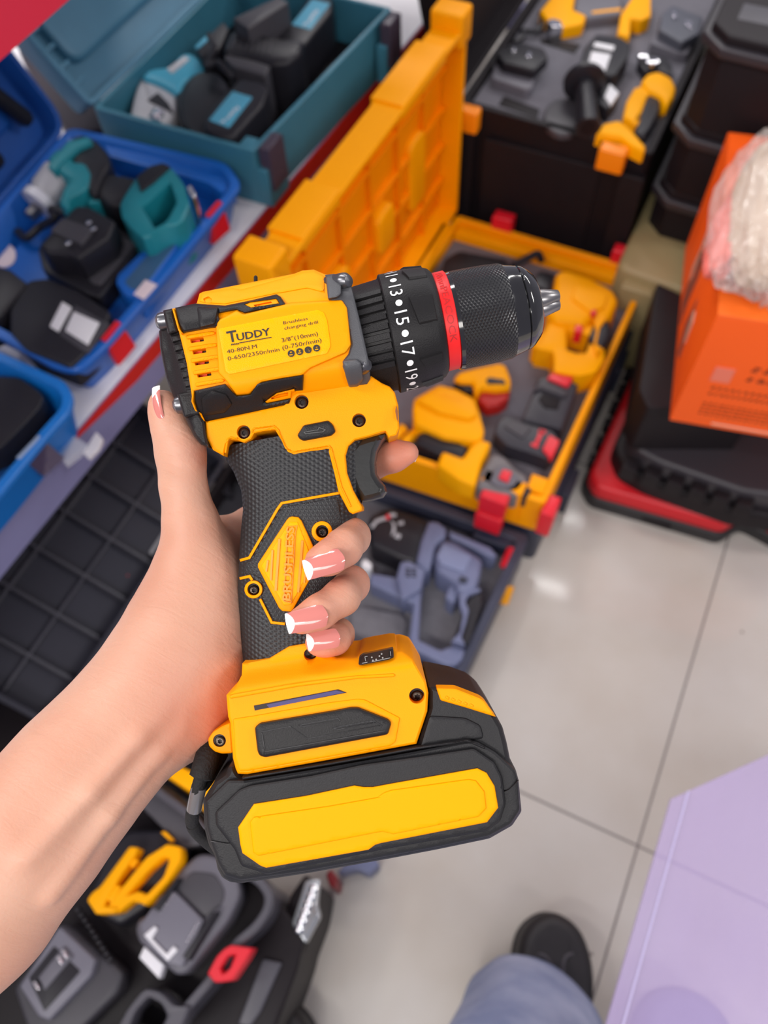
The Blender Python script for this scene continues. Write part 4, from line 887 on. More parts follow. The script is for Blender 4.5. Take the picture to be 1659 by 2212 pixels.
t = thing('acrylic_table', 'low table with a see-through lavender acrylic top at the lower right', 'table', (c0.x + .3, c0.y - .1, 0))
pq = [c0, c0 + d1 * .7, c0 + d1 * .7 + d2 * .7, c0 + d2 * .7]
obj('table_top', prism([tuple(p[:2]) for p in pq], TT - .006, TT, .001), film_mat(), t)
e = c0 + d1 * .018
obj('edge_strip', prism([tuple(p[:2]) for p in (e, e + d1 * .003, e + d1 * .003 + d2 * .7, e + d2 * .7)], TT + .0002, TT + .0014), mat('edge_lilac', (.42, .37, .56), .3), t)
for p in (c0 + d1 * .62 + d2 * .1, c0 + d1 * .62 + d2 * .6): obj('leg', box(p.x - .015, p.x + .015, p.y - .015, p.y + .015, 0, TT - .006, .002), LGR, t)
for p in (c0 + d1 * .30 + d2 * .64,): obj('leg', box(p.x - .015, p.x + .015, p.y - .015, p.y + .015, 0, TT - .006, .002), LGR, t)
# ================================================================== THE DRILL
# built in its own frame: x right, y up, z towards its labelled side; D0 is how far its mid-plane lies from the camera
D0 = 0.34
SP = D0 / FPX
def W(px, py, z=0.0):
    return CM @ Vector(((px - CX) / FPX * (D0 - z), -(py - CY) / FPX * (D0 - z), -(D0 - z)))
ZDIR = (R3 @ Vector((0, 0, 1)))
Z1 = lambda *P: [(x / 1.8033 + 320, y / 1.8033 + 540) for x, y in P]
Z2 = lambda *P: [(x / 2.6758 + 300, y / 2.6758 + 820) for x, y in P]
Z3 = lambda *P: [(x / 2.1269 + 380, y / 2.1269 + 1360) for x, y in P]
def smst(t):
    t = np.clip(t, 0, 1); return t * t * (3 - 2 * t)
CA, SA = math.cos(math.radians(10)), math.sin(math.radians(10))
def vco(x, y): return (x - 575) * SA + (y - 745) * CA
def h_body(x, y):
    v = np.abs(vco(x, y)); return 0.027 - 0.011 * smst((v - 66) / 85)
def h_shell(x, y):
    return 0.0195 - 0.003 * smst((vco(x, y) - 140) / 120) + 0 * x
ROWS = [(900, 470, 800), (985, 483, 800), (1020, 505, 800), (1060, 521, 792), (1100, 525, 775), (1140, 521, 762), (1194, 517, 748), (1270, 514, 738), (1362, 519, 728), (1435, 526, 725), (1500, 530, 730)]
_ry = np.array([r[0] for r in ROWS], float); _rl = np.array([r[1] for r in ROWS], float); _rr = np.array([r[2] for r in ROWS], float)
def h_grip(x, y):
    xl = np.interp(y, _ry, _rl) - 3; xr = np.interp(y, _ry, _rr) + 3
    t = np.abs((x - (xl + xr) / 2) / ((xr - xl) / 2)); t = np.clip(t, 0, 1)
    return 0.0165 * (1 - t ** 2.6) ** (1 / 2.6)
def h_foot(x, y):
    # flat flank below a shoulder line, sloping back to the grip above it
    yl = 1360 + (300 - (x - 489) * 2.1269 * .155) / 2.1269
    return 0.0185 + 0.0125 * smst((y - yl + 62) / 66)
def const(c): return lambda x, y: c + 0 * np.asarray(x, float)
def drape(outline, h, depth=0.004, holes=(), hdepth=0.004, g=9, bev=3.0, bz=0.0008, back=None, bm=None, off=0.0, uv=False):
    """cut a sheet of the outline (photo pixels), bend it over height field h, give it a rolled edge and side walls"""
    outline = resample(outline, g)
    holes = [resample(q, g) for q in holes]
    V = []; E_ = []
    def loop(p):
        s = len(V); V.extend(p); E_.extend([(s + i, s + (i + 1) % len(p)) for i in range(len(p))])
    loop(outline)
    ins = []
    for k in ((.3, 1.0) if bev else ()):
        q = offset(outline, bev * k); q = [p for p, ok in zip(q, inside(q, outline)) if ok]
        dd = dist(q, outline); q = [p for p, d in zip(q, dd) if d > bev * k * .7]
        ins += q
    for q in holes: loop(q)
    xs = np.array(outline); x0, y0 = xs.min(0); x1, y1 = xs.max(0)
    gx, gy = np.meshgrid(np.arange(x0 + g * .4, x1, g), np.arange(y0 + g * .4, y1, g)); G = np.stack([gx.ravel(), gy.ravel()], 1)
    if len(G):
        ok = inside(G, outline); G = G[ok]
    if len(G): G = G[dist(G, outline) > max(bev * 1.4, g * .35)]
    for q in holes:
        if len(G): G = G[~inside(G, q)]
        if len(G): G = G[dist(G, q) > g * .35]
        ins = [p for p, i in zip(ins, inside(ins, q)) if not i] if ins else ins
    V2 = V + ins + [tuple(p) for p in G]
    vo, eo, fo, *_r = delaunay_2d_cdt([Vector(p) for p in V2], E_, [], 1 if False else 0, 1e-4)
    P = np.array([tuple(v) for v in vo]); F = [f for f in fo]
    cen = np.array([P[list(f)].mean(0) for f in F]); keep = inside(cen, outline)
    for q in holes: keep &= ~inside(cen, q)
    F = [f for f, k in zip(F, keep) if k]
    used = sorted({i for f in F for i in f}); P = P[used]; idx = {u: i for i, u in enumerate(used)}
    F = [[idx[i] for i in f] for f in F]
    z = h(P[:, 0], P[:, 1]) + off
    dO = dist(P, outline)
    if bev: z = z - bz * (1 - np.sqrt(np.clip(1 - (1 - np.clip(dO / bev, 0, 1)) ** 2, 0, 1)))
    own = bm is None; bm = bm or bmesh.new()
    vs = [bm.verts.new(W(p[0], p[1], zz)) for p, zz in zip(P, z)]
    cnt = {}
    for f in F:
        try: bm.faces.new([vs[i] for i in f])
        except ValueError: continue
        for a, b in ((f[0], f[1]), (f[1], f[2]), (f[2], f[0])): cnt[tuple(sorted((a, b)))] = cnt.get(tuple(sorted((a, b))), 0) + 1
    low = {}
    onO = dO < .05
    for (a, b), n in cnt.items():
        if n != 1: continue
        for i in (a, b):
            if i not in low:
                if onO[i]: zz = -z[i] if back == 'mirror' else z[i] - depth
                else: zz = z[i] - hdepth
                low[i] = bm.verts.new(vs[i].co + ZDIR * (zz - z[i]))
        bm.faces.new((vs[a], vs[b], low[b], low[a]))
    if back == 'mirror':
        inner = {}
        for i in range(len(P)):
            inner[i] = low[i] if (i in low and onO[i]) else bm.verts.new(vs[i].co + ZDIR * (-2 * z[i]))
        for f in F:
            try: bm.faces.new([inner[i] for i in f][::-1])
            except ValueError: pass
    return bm
def relief_uv(o, dirx=(1, 0, 0), diry=(0, 1, 0)):
    me = o.data; uv = me.uv_layers.new(name='relief'); dx, dy = Vector(dirx), Vector(diry)
    for l in me.loops:
        co = me.vertices[l.vertex_index].co; uv.data[l.index].uv = (co.dot(dx), co.dot(dy))
def label_text(s, A, B, cap, h, bm=None, bold=False, off=0.00012):
    bm = bm or bmesh.new(); v, f = text2d(s, bold); x0 = min(p[0] for p in v); x1 = max(p[0] for p in v)
    e = Vector((B[0] - A[0], B[1] - A[1])); n = Vector((e.y, -e.x)).normalized(); k = cap / .7
    P = [(A[0] + e.x * (p[0] - x0) / (x1 - x0) + n.x * p[1] * k, A[1] + e.y * (p[0] - x0) / (x1 - x0) + n.y * p[1] * k) for p in v]
    hz = h(np.array([p[0] for p in P]), np.array([p[1] for p in P]))
    vs = [bm.verts.new(W(p[0], p[1], z + off)) for p, z in zip(P, hz)]
    for q in f:
        try: bm.faces.new([vs[i] for i in q])
        except ValueError: pass
    return bm

Y_ = mat('drill_yellow_plastic', (1.0, .335, 0.0), .48, noise=.03, nscale=60, bump=.12, bscale=2500, spec=.12)
K_ = mat('drill_black_plastic', (.0125, .0115, .012), .46, noise=.15, bump=.25, bscale=1800, spec=.28)
RUB = pattern_mat('grip_rubber_hexagons', (.015, .0155, .017), .5, 'hex', 2 * PI / .0017, .32, .0004)
RUBT = pattern_mat('grip_rubber_triangles', (.015, .0155, .017), .5, 'tri', 2 * PI / .0015, .35, .0003)
KN = pattern_mat('chuck_knurl', (.020, .020, .022), .32, 'knurl', 2 * PI / .00125, .8, .0004, .7)
GM = mat('gear_case_grey', (.085, .087, .095), .5, metal=.3, noise=.15, bump=.2, bscale=2500)
GLOSS = mat('glossy_black', (.008, .008, .009), .12, spec=.8, coat=.5)
STL = mat('jaw_steel', (.33, .32, .32), .33, metal=1, noise=.1)
SCRW = mat('screw_steel', (.07, .055, .045), .35, metal=1, noise=.2)
RED = mat('ring_red', (.85, .012, .012), .42)
INK = mat('label_ink', (.022, .018, .012), .5)
WHI = mat('white_print', (.85, .85, .85), .5)
HOLE = mat('recess_black', (.012, .006, .004), .6)
VIO = mat('violet_film', (.035, .025, .13), .5)
LBL = mat('label_foil', (1.0, .42, .0), .38, spec=.15, noise=.03, bump=.25, bscale=2200)

base = W(780, 1880, 0)
DR = thing('cordless_drill', 'yellow and black brushless cordless drill held upright in the hand, chuck pointing right', 'drill', base, rot=R3)

# screw positions (px, py, hole radius)
SCREWS = [Z2((940, 128))[0] + (15.5,), Z2((605, 303))[0] + (15,), Z2((1272, 235))[0] + (15,), Z2((1058, 878))[0] + (14,), Z2((662, 1213))[0] + (13.5,), Z2((990, 1590))[0] + (14,), Z3((1107, 305))[0] + (17,), Z3((200, 510))[0] + (14,)]
SC_H = [h_shell, h_shell, h_shell, lambda x, y: h_grip(x, y) + .0012, lambda x, y: h_grip(x, y) + .0012, h_foot, h_foot, const(.014)]

# --- motor housing
HOUS = Z1((98, 228), (125, 222), (190, 207), (200, 170), (213, 163), (570, 92), (600, 80), (645, 76), (690, 95), (745, 100), (790, 300), (845, 515), (790, 538), (640, 556), (578, 562), (552, 602), (400, 636), (215, 665), (175, 600), (150, 440))
VENT = []
for (x, y, w) in ((163, 355, 52), (172, 399, 52), (180, 442, 55), (190, 489, 54)):
    VENT.append(rnd(Z1((x, y - 8), (x + w, y - 16), (x + w + 3, y), (x + 3, y + 8)), 2))
hk = [rnd(Z1((213, 190), (235, 180), (250, 192), (246, 206), (222, 205)), 3)]
body = obj('motor_housing', drape(HOUS, h_body, holes=VENT, hdepth=.005, back='mirror', bev=5, bz=.0015), Y_, DR)
for q in VENT:
    obj('vent_slot', drape(offset(q, -2), lambda x, y: h_body(x, y) - .0045, depth=.001, bev=0), HOLE, DR)
    c = np.mean(q, 0); q2 = [(c[0] - 9, c[1] + 0), (c[0] + 6, c[1] - 3), (c[0] + 6, c[1] + 3), (c[0] - 9, c[1] + 6)]
    obj('vent_rib', drape(q2, lambda x, y: h_body(x, y) - .0035, depth=.001, bev=0), mat('vent_orange', (.9, .10, .01), .5), DR)
bmr = bmesh.new()
for k in range(5):
    y = 332 + 46 * k + (k > 2) * 1; x = 150 + 9 * k
    drape(rnd(Z1((x - 2, y), (x + 100, y - 16), (x + 112, y - 12), (x + 108, y - 2), (x, y + 16)), 3), h_body, off=.0012, depth=.002, bev=3, bz=.0009, bm=bmr)
obj('vent_ridges', bmr, Y_, DR)
# raised label frame and foil label
FR = rnd(Z1((262, 280), (345, 235), (372, 250), (555, 205), (690, 198), (755, 195), (775, 225), (790, 370), (770, 400), (632, 460), (600, 488), (520, 500), (440, 515), (395, 560), (345, 565), (300, 505), (275, 480)), 4)
PAN = rnd(Z1((268, 305), (285, 298), (665, 228), (690, 240), (703, 275), (718, 375), (700, 410), (315, 490), (298, 478)), 4)
obj('label_frame', drape(FR, h_body, off=.0026, depth=.004, bev=5, bz=.0012), Y_, DR)
fr = Z1((272, 308), (288, 303), (662, 232), (686, 243), (698, 275), (712, 373), (697, 404), (317, 485), (302, 474))
obj('label_panel', drape(rnd(fr, 4), h_body, off=.0030, depth=.001, bev=1.5, bz=.0003), LBL, DR)
bt = bmesh.new(); LH = lambda x, y: h_body(x, y) + .0031
label_text('T', *Z1((311, 361), (349, 354)), 24, LH, bt, True)
label_text('UDDY', *Z1((347, 354), (478, 330)), 15.5, LH, bt, True)
for a, b in (((355, 362), (480, 340)),): drape(ribbon(Z1(a, b), 1.8), LH, depth=.0001, bev=0, off=.0003, bm=bt)
for k in range(4): drape(ribbon(Z1((324 + 8 * k, 371 - k), (328 + 8 * k, 365 - k)), 2.4), LH, depth=.0001, bev=0, off=.0003, bm=bt)
obj('brand_lettering', bt, INK, DR, smooth=0)
bt = bmesh.new()
label_text('40-80N.M', *Z1((308, 404), (424, 382)), 8.6, LH, bt)
label_text('0-650/2350r/min', *Z1((311, 431), (512, 394)), 8.6, LH, bt)
label_text('3/8"(10mm)', *Z1((521, 360), (662, 333)), 9.0, LH, bt)
label_text('(0-750r/min)', *Z1((524, 389), (676, 358)), 9.2, LH, bt)
label_text('Brushless', *Z1((527, 290), (622, 272)), 6.6, LH, bt)
label_text('charging drill', *Z1((531, 311), (662, 286)), 6.6, LH, bt)
obj('data_lettering', bt, INK, DR, smooth=0)
bt = bmesh.new()
for k in range(4):
    c = Z1((557 + 33 * k, 403 - 7 * k))[0]
    drape(circle(*c, 7.6, 18), LH, depth=.0001, bev=0, off=.0003, bm=bt)
obj('safety_icons', bt, INK, DR, smooth=0)
bt = bmesh.new()
for k in range(4):
    c = Z1((557 + 33 * k, 403 - 7 * k))[0]
    drape(circle(c[0], c[1] - 2, 2.2, 8), LH, depth=.0001, bev=0, off=.0003, bm=bt); drape(ribbon([(c[0] - 3.5, c[1] + 3.4), (c[0] + 3.5, c[1] + 2.4)], 2), LH, depth=.0001, bev=0, off=.0003, bm=bt)
obj('safety_icon_marks', bt, LBL, DR, smooth=0)
# black bumpers
HB = lambda x, y: h_body(x, y) + .0028
TB = Z1((105, 225), (185, 208), (232, 212), (300, 216), (400, 196), (500, 172), (516, 182), (537, 213), (470, 226), (375, 245), (345, 232), (270, 246), (280, 275), (270, 300), (240, 303), (135, 322), (118, 280))
slotT = Z1((372, 212), (395, 203), (500, 188), (513, 208), (400, 225))
obj('top_bumper', drape(TB, HB, holes=[slotT], hdepth=.002, depth=.006, bev=5, bz=.0018), K_, DR)
obj('bumper_slot_frame', drape(slotT, HB, holes=[Z1((410, 214), (478, 200), (484, 206), (415, 219))], hdepth=.003, off=-.0006, depth=.002, bev=2), Y_, DR)
obj('bumper_slot', drape(Z1((408, 214), (480, 199), (486, 207), (413, 221)), HB, off=-.003, depth=.001, bev=0), HOLE, DR)
BB = Z1((178, 548), (300, 521), (322, 545), (345, 568), (398, 562), (423, 520), (470, 508), (605, 485), (602, 545), (572, 548), (570, 538), (498, 556), (452, 590), (462, 597), (556, 578), (552, 600), (380, 640), (225, 668), (195, 630), (182, 590))
slotB = Z1((452, 591), (497, 556), (570, 538), (573, 549), (500, 563), (560, 551), (557, 577), (462, 597))
obj('lower_bumper', drape(BB, HB, depth=.006, bev=5, bz=.0018), K_, DR)
obj('bumper_slot_frame', drape(Z1((455, 592), (500, 558), (570, 541), (572, 551), (558, 554), (556, 577), (463, 596)), HB, holes=[Z1((478, 575), (505, 562), (546, 554), (545, 567), (480, 582))], hdepth=.003, off=-.0006, depth=.003, bev=2), Y_, DR)
obj('bumper_slot', drape(Z1((476, 575), (505, 560), (548, 552), (547, 569), (480, 584)), HB, off=-.003, depth=.001, bev=0), HOLE, DR)
for P_ in (((190, 222), (275, 222), (262, 290), (200, 305)), ((250, 545), (305, 560), (330, 600), (300, 635), (215, 648), (205, 580))):
    obj('bumper_facet', drape(rnd(Z1(*P_), 5), HB, off=.0012, depth=.003, bev=9, bz=.0012), K_, DR)
# top boss of the housing
obj('top_boss', drape(rnd(Z1((196, 202), (205, 172), (216, 165), (330, 146), (360, 152), (568, 96), (600, 84), (648, 80), (688, 100), (690, 168), (620, 150), (520, 168), (500, 170), (300, 212), (230, 208)), 3), lambda x, y: h_body(x, y) + .001, depth=.004, bev=6, bz=.002, holes=[hk[0]], hdepth=.004), Y_, DR)
obj('screw', drape(circle(*Z1((236, 197))[0], 8), lambda x, y: h_body(x, y), depth=.002, bev=2, holes=[star(*Z1((236, 197))[0], 4)]), SCRW, DR)
obj('belt_stud', lathe([(0, .0008), (.0025, .0008), (.003, .0004)], W(*Z1((419, 128))[0], .004), W(0, 0) - W(0, 10), n=12), K_, DR)

# --- rear cap with ribs and two screws
CAPR = Z1((58, 236), (92, 228), (102, 232), (125, 300), (160, 440), (180, 548), (200, 628), (222, 670), (228, 720), (240, 772), (205, 758), (178, 725), (140, 650), (105, 590), (70, 500), (46, 380), (42, 318), (52, 300), (66, 300), (60, 262))
obj('rear_cap', drape(CAPR, lambda x, y: .0215 - .006 * smst((395 - x + (y - 760) * .18) / 40), back='mirror', bev=7, bz=.003), K_, DR)
br = bmesh.new()
for k in range(7):
    x, y = 92 + 10 * k, 335 + 35 * k
    drape(rnd(Z1((x - 6, y), (x + 33, y - 8), (x + 40, y + 17), (x + 2, y + 26)), 2), lambda x_, y_: .0225 + 0 * x_, depth=.006, bev=3, bz=.0012, bm=br)
obj('cap_ribs', br, K_, DR)
for P_ in (((58, 238), (96, 228), (120, 320), (78, 330)), ((112, 560), (176, 548), (205, 640), (140, 655))):
    obj('cap_corner', drape(rnd(Z1(*P_), 6), const(.0235), depth=.012, bev=6, bz=.002), K_, DR)
for c in ((54, 279), (121, 604)):
    c = Z1(c)[0]
    ax = (W(c[0] - 50, c[1] + 9) - W(*c)).normalized()
    obj('cap_screw', lathe([(-.004, .0035), (.0008, .0037), (.0022, .0034), (.0034, .002), (.0038, 0)], W(c[0] + 6, c[1] - 1, .016), ax, n=20), mat('bolt_grey', (.16, .16, .17), .3, metal=.9), DR)
obj('seam_band', drape(ribbon(Z1((97, 228), (120, 310), (131, 325)), 4), h_body, off=.0032, depth=.006, bev=1.5), Y_, DR)
obj('seam_band', drape(ribbon(Z1((176, 545), (172, 590), (186, 625), (206, 640), (218, 668)), 4), h_body, off=.0034, depth=.007, bev=1.5), Y_, DR)

# --- gear case
GEAR = Z1((688, 97), (725, 93), (750, 104), (775, 112), (792, 140), (822, 260), (862, 440), (866, 500), (855, 525), (780, 533), (772, 500), (756, 455), (758, 430), (778, 405), (790, 365), (765, 250), (745, 205), (712, 198), (697, 170))
obj('gear_case', drape(GEAR, lambda x, y: h_body(x, y) + .001, back='mirror', bev=5, bz=.0018), GM, DR)
for P_ in (((692, 100), (722, 95), (752, 125), (752, 172), (735, 185), (700, 190)), ((756, 432), (810, 425), (830, 440), (838, 505), (815, 528), (782, 531), (770, 495))):
    obj('gear_case_lug', drape(rnd(Z1(*P_), 4), lambda x, y: h_body(x, y) + .0045, depth=.006, bev=4, bz=.0015), GM, DR)
for c in ((748, 128), (821, 455)):
    c = Z1(c)[0]
    obj('gear_case_bolt', lathe([(-.006, .0033), (.003, .0036), (.0045, .0034), (.0062, .0022), (.0066, 0)], W(c[0] - 4, c[1], .022), (W(c[0] + 50, c[1] - 9, .01) - W(*c, 0)).normalized(), n=20), mat('bolt_grey', (.16, .16, .17), .3, metal=.9), DR)

# --- clutch, collar, ring, chuck: solids of revolution
AXT = math.radians(11.5)
AX = ((W(CX + 100 * math.cos(AXT), CY - 100 * math.sin(AXT)) - W(CX, CY))).normalized()
VD = ((W(CX + 100 * math.sin(AXT), CY + 100 * math.cos(AXT)) - W(CX, CY))).normalized()
def revolve(st, n=72, bm=None, bump=None, cap=True, ph=(0, 2 * PI)):
    bm = bm or bmesh.new(); rs = []
    full = ph[1] - ph[0] > 6.2
    for k, (cx, cy, r) in enumerate(st):
        c = W(cx, cy, 0); ring = []
        for i in range(n if full else n + 1):
            a = ph[0] + (ph[1] - ph[0]) * i / n; rr = max(.05, r) * SP
            if bump: rr += bump(k, a)
            ring.append(bm.verts.new(c + ZDIR * rr * math.cos(a) + VD * rr * math.sin(a)))
        rs.append(ring)
    m = len(rs[0])
    for a, b in zip(rs[:-1], rs[1:]):
        for i in range(m if full else m - 1): bm.faces.new((a[i], a[(i + 1) % m], b[(i + 1) % m], b[i]))
    if cap and full: bm.faces.new(rs[0][::-1]); bm.faces.new(rs[-1])
    return bm
def on_cyl(s0, s1, t, a, off=0.0):
    """point on the barrel between two stations"""
    cx = s0[0] + (s1[0] - s0[0]) * t; cy = s0[1] + (s1[1] - s0[1]) * t; r = (s0[2] + (s1[2] - s0[2]) * t) * SP + off
    return W(cx, cy, 0) + ZDIR * r * math.cos(a) + VD * r * math.sin(a)
S0, S1, S2 = (774, 741, 116), (838, 724, 127), (946, 698, 119)
obj('clutch_sleeve', revolve([(762, 744, 106), (772, 741, 113), (775, 740.5, 116), (835, 725, 119), (838, 724, 121)]), K_, DR)
bg_ = bmesh.new()
for k in range(9):
    a = math.radians(-34 + 9.2 * k); w = math.radians(2.7)
    q = [on_cyl((780, 739, 117), (836, 725, 119), t, a + s * w, .0012) for t, s in ((0, -1), (1, -1), (1, 1), (0, 1))]
    q2 = [on_cyl((780, 739, 117), (836, 725, 119), t, a + s * w * 1.3, -.0006) for t, s in ((0, -1), (1, -1), (1, 1), (0, 1))]
    v = [bg_.verts.new(p) for p in q + q2]
    for f in ((0, 1, 2, 3), (0, 4, 5, 1), (1, 5, 6, 2), (2, 6, 7, 3), (3, 7, 4, 0)): bg_.faces.new([v[i] for i in f])
obj('clutch_grooves', bg_, K_, DR)
def collar_bump(k, a):
    return 0
obj('torque_collar', revolve([(838.5, 723.8, 124), (841, 723.2, 127), (895, 710, 125.5), (898, 709.3, 125), (930, 701.5, 121), (941, 699, 116), (947, 697.5, 109)]), K_, DR)
for a0, a1 in ((-58, -38), (-20, 12), (40, 52), (75, 90), (-95, -75)):
    b_ = bmesh.new(); n = 8; A0, A1 = math.radians(a0), math.radians(a1)
    L0, L1 = (886, 712, 126), (934, 700.5, 120.5)
    rows = []
    for t, o_ in ((-.04, -.001), (0.0, .0014), (.96, .0010), (1.0, -.001)):
        rows.append([b_.verts.new(on_cyl(L0, L1, t + .25 * (i / n) * (t < .5), A0 + (A1 - A0) * i / n, o_ * .7 if 0 < i < n else -.001)) for i in range(n + 1)])
    for ra, rb in zip(rows[:-1], rows[1:]):
        for i in range(n): b_.faces.new((ra[i], ra[i + 1], rb[i + 1], rb[i]))
    obj('collar_grip', b_, K_, DR)
bt = bmesh.new()
def cyl_text(bm, s, phi, sx, sy, L0, L1, tc, off, bold=False):
    """letters running round the barrel, their tops towards the chuck"""
    v, f = text2d(s, bold); x0 = min(p[0] for p in v); x1 = max(p[0] for p in v); R_ = L0[2] * SP; Lm = (W(L1[0], L1[1]) - W(L0[0], L0[1])).length
    # split long edges so that letters follow the curve
    vs = [bm.verts.new(on_cyl(L0, L1, tc + (p[1] - .35) * sy / Lm, math.radians(phi) + (p[0] - (x0 + x1) / 2) * sx / R_, off)) for p in v]
    for q in f:
        try: bm.faces.new([vs[i] for i in q])
        except ValueError: pass
NL = ((841, 723.2, 127), (895, 710, 125.5))
for k, s in enumerate(('9', '11', '13', '15', '17', '19', '21')):
    ph = -86 + 28.6 * k
    cyl_text(bt, s, ph, .0075, .0074, *NL, .46, .00015)
    R_ = 127 * SP; ring = []
    for i in range(14):
        a = 2 * PI * i / 14; ring.append(bt.verts.new(on_cyl(*NL, .46 + .0014 * math.sin(a) / .0108, math.radians(ph + 14.3) + .0014 * math.cos(a) / R_, .00015)))
    bt.faces.new(ring)
obj('torque_numbers', bt, WHI, DR, smooth=0)
obj('red_ring', revolve([(946.5, 697.6, 103), (949, 703 - 5.3, 105), (973, 692, 105), (975, 691.5, 103)]), RED, DR)
bt = bmesh.new()
cyl_text(bt, 'PEACOCK', 4, .0052, .0040, (949, 697.7, 105), (973, 692, 105), .5, .00015)
cyl_text(bt, '10mm', -42, .0050, .0040, (949, 697.7, 105), (973, 692, 105), .5, .00015)
obj('ring_lettering', bt, mat('ring_red_dark', (.42, .01, .01), .5), DR, smooth=0)
ck = [(975.5, 696, 98), (976, 696, 103.5), (984, 694, 104.5), (1000, 690.5, 104.5), (1060, 679, 104), (1088, 673.5, 102)]
b_ = revolve(ck[:3]); obj('chuck_lip', b_, GLOSS, DR)
kn = obj('chuck_sleeve', revolve([ck[2], ck[3], (1030, 684.7, 104.5), ck[4], ck[5], (1094, 672.3, 99.5)], n=96), KN, DR)
AXL = R3.transposed() @ AX
uvl = kn.data.uv_layers.new(name='relief')
c0 = ROOTINV[DR.name] @ W(*ck[3][:2], 0); zl = Vector((0, 0, 1)); vl = (R3.transposed() @ VD)
for poly in kn.data.polygons:
    aa = []
    for li in poly.loop_indices:
        co = kn.data.vertices[kn.data.loops[li].vertex_index].co - c0
        t = co.dot(AXL); r = co - AXL * t; aa.append((math.atan2(r.dot(vl), r.z), t))
    m = aa[0][0]
    for li, (a, t) in zip(poly.loop_indices, aa):
        if a - m > PI: a -= 2 * PI
        if m - a > PI: a += 2 * PI
        uvl.data[li].uv = (a * 104 * SP, t)
obj('chuck_shoulder', revolve([(1094, 672.3, 99.5), (1100, 671, 97), (1112, 668.5, 94), (1122, 666.3, 91), (1124, 666, 88)]), GLOSS, DR)
obj('chuck_nose', revolve([(1124, 666, 88), (1126, 665.6, 90), (1132, 664.4, 89), (1140, 662.8, 84), (1153, 660.2, 71), (1156, 659.6, 67.5), (1158, 659.2, 64), (1158.5, 659.1, 61)], n=96), GLOSS, DR)
for k in range(3):
    a = math.radians(95 + 120 * k)
    c = W(1155, 656) + (ZDIR * math.cos(a) + VD * math.sin(a)) * .0022
    obj('chuck_jaw', lathe([(0, .0042), (.0030, .0042), (.0100, .0024), (.0104, .0016)], c, AX, n=10), STL, DR, smooth=50)
obj('jaw_bore', revolve([(1150, 661, 50), (1160, 658.8, 46)]), mat('bore_grey', (.06, .06, .06), .4, metal=.5), DR)

# --- yellow handle shell with trigger
SHELL = Z2((383, 242), (560, 205), (840, 145), (872, 55), (1000, 30), (1200, -10), (1345, -20), (1405, 20), (1450, 40), (1480, 75), (1500, 150), (1506, 285), (1490, 322), (1445, 338), (1425, 300), (1330, 330), (1250, 350), (1212, 385), (1196, 440), (1205, 540), (1240, 640), (1292, 738), (1290, 758), (1236, 778), (1215, 765), (1175, 690), (1152, 645), (1128, 540), (1092, 403), (1000, 418), (895, 440), (858, 420), (820, 345), (788, 292), (720, 300), (668, 312), (650, 345), (610, 366), (568, 350), (525, 347), (505, 380), (491, 442), (430, 408), (388, 340))
hol = [circle(s[0], s[1], s[2]) for s in SCREWS[:3]]
obj('handle_shell', drape(SHELL, h_shell, holes=hol, hdepth=.006, back='mirror', bev=4, bz=.0014), Y_, DR)
obj('shell_lip', drape(ribbon(Z2((500, 425), (512, 350), (530, 335), (572, 338)), 4.5), h_shell, off=.0006, depth=.002, bev=1.5), Y_, DR)
obj('shell_lip', drape(ribbon(Z2((652, 305), (665, 283), (780, 268), (805, 290), (850, 395), (890, 418), (1100, 383), (1112, 400), (1150, 545), (1170, 620), (1225, 735)), 4.5), h_shell, off=.0006, depth=.002, bev=1.5), Y_, DR)
obj('front_lip_window', drape(Z2((1486, 150), (1496, 180), (1500, 245), (1490, 225), (1482, 180)), const(.012), depth=.002, bev=0, off=.0085), mat('window_brown', (.25, .09, .03), .3), DR)
TRG = Z2((1215, 395), (1255, 350), (1330, 325), (1432, 303), (1436, 325), (1405, 365), (1378, 420), (1370, 480), (1376, 545), (1400, 585), (1428, 618), (1436, 650), (1412, 682), (1350, 700), (1288, 712), (1240, 640), (1205, 540), (1196, 440))
trm = mat('trigger_plastic', (.028, .029, .028), .28, noise=.2, nscale=120, bump=.1)
obj('trigger', drape(TRG, lambda x, y: .0125 + 0 * x, back='mirror', bev=14, bz=.007, g=5), trm, DR)
BTN = Z2((915, 322), (952, 264), (1095, 236), (1122, 262), (1138, 302), (1112, 325), (952, 355), (930, 345))
obj('direction_button', drape(rnd(BTN, 4), h_shell, off=.0018, depth=.004, bev=5, bz=.0013), K_, DR)
obj('button_arrow', drape(ribbon(Z2((965, 302), (1035, 290), (1042, 276), (1078, 290), (1062, 302), (965, 312), (955, 306), (965, 302)), 1.6), h_shell, off=.0023, depth=.0005, bev=0), mat('arrow_relief', (.05, .05, .05), .4), DR)

# --- grip rubber
GRIP = [(l, y) for y, l, r in ROWS[1:]] + [(r, y) for y, l, r in ROWS[:0:-1]]
GRIP = [(483, 985), (495, 962), (800, 905)] + [(r, y) for y, l, r in ROWS[1:]] + [(l, y) for y, l, r in ROWS[:0:-1]]
g_ = obj('grip', drape(GRIP, h_grip, back='mirror', bev=0, g=7, holes=[circle(s[0], s[1], s[2]) for s in SCREWS[3:5]], hdepth=.006), RUB, DR)
relief_uv(g_)
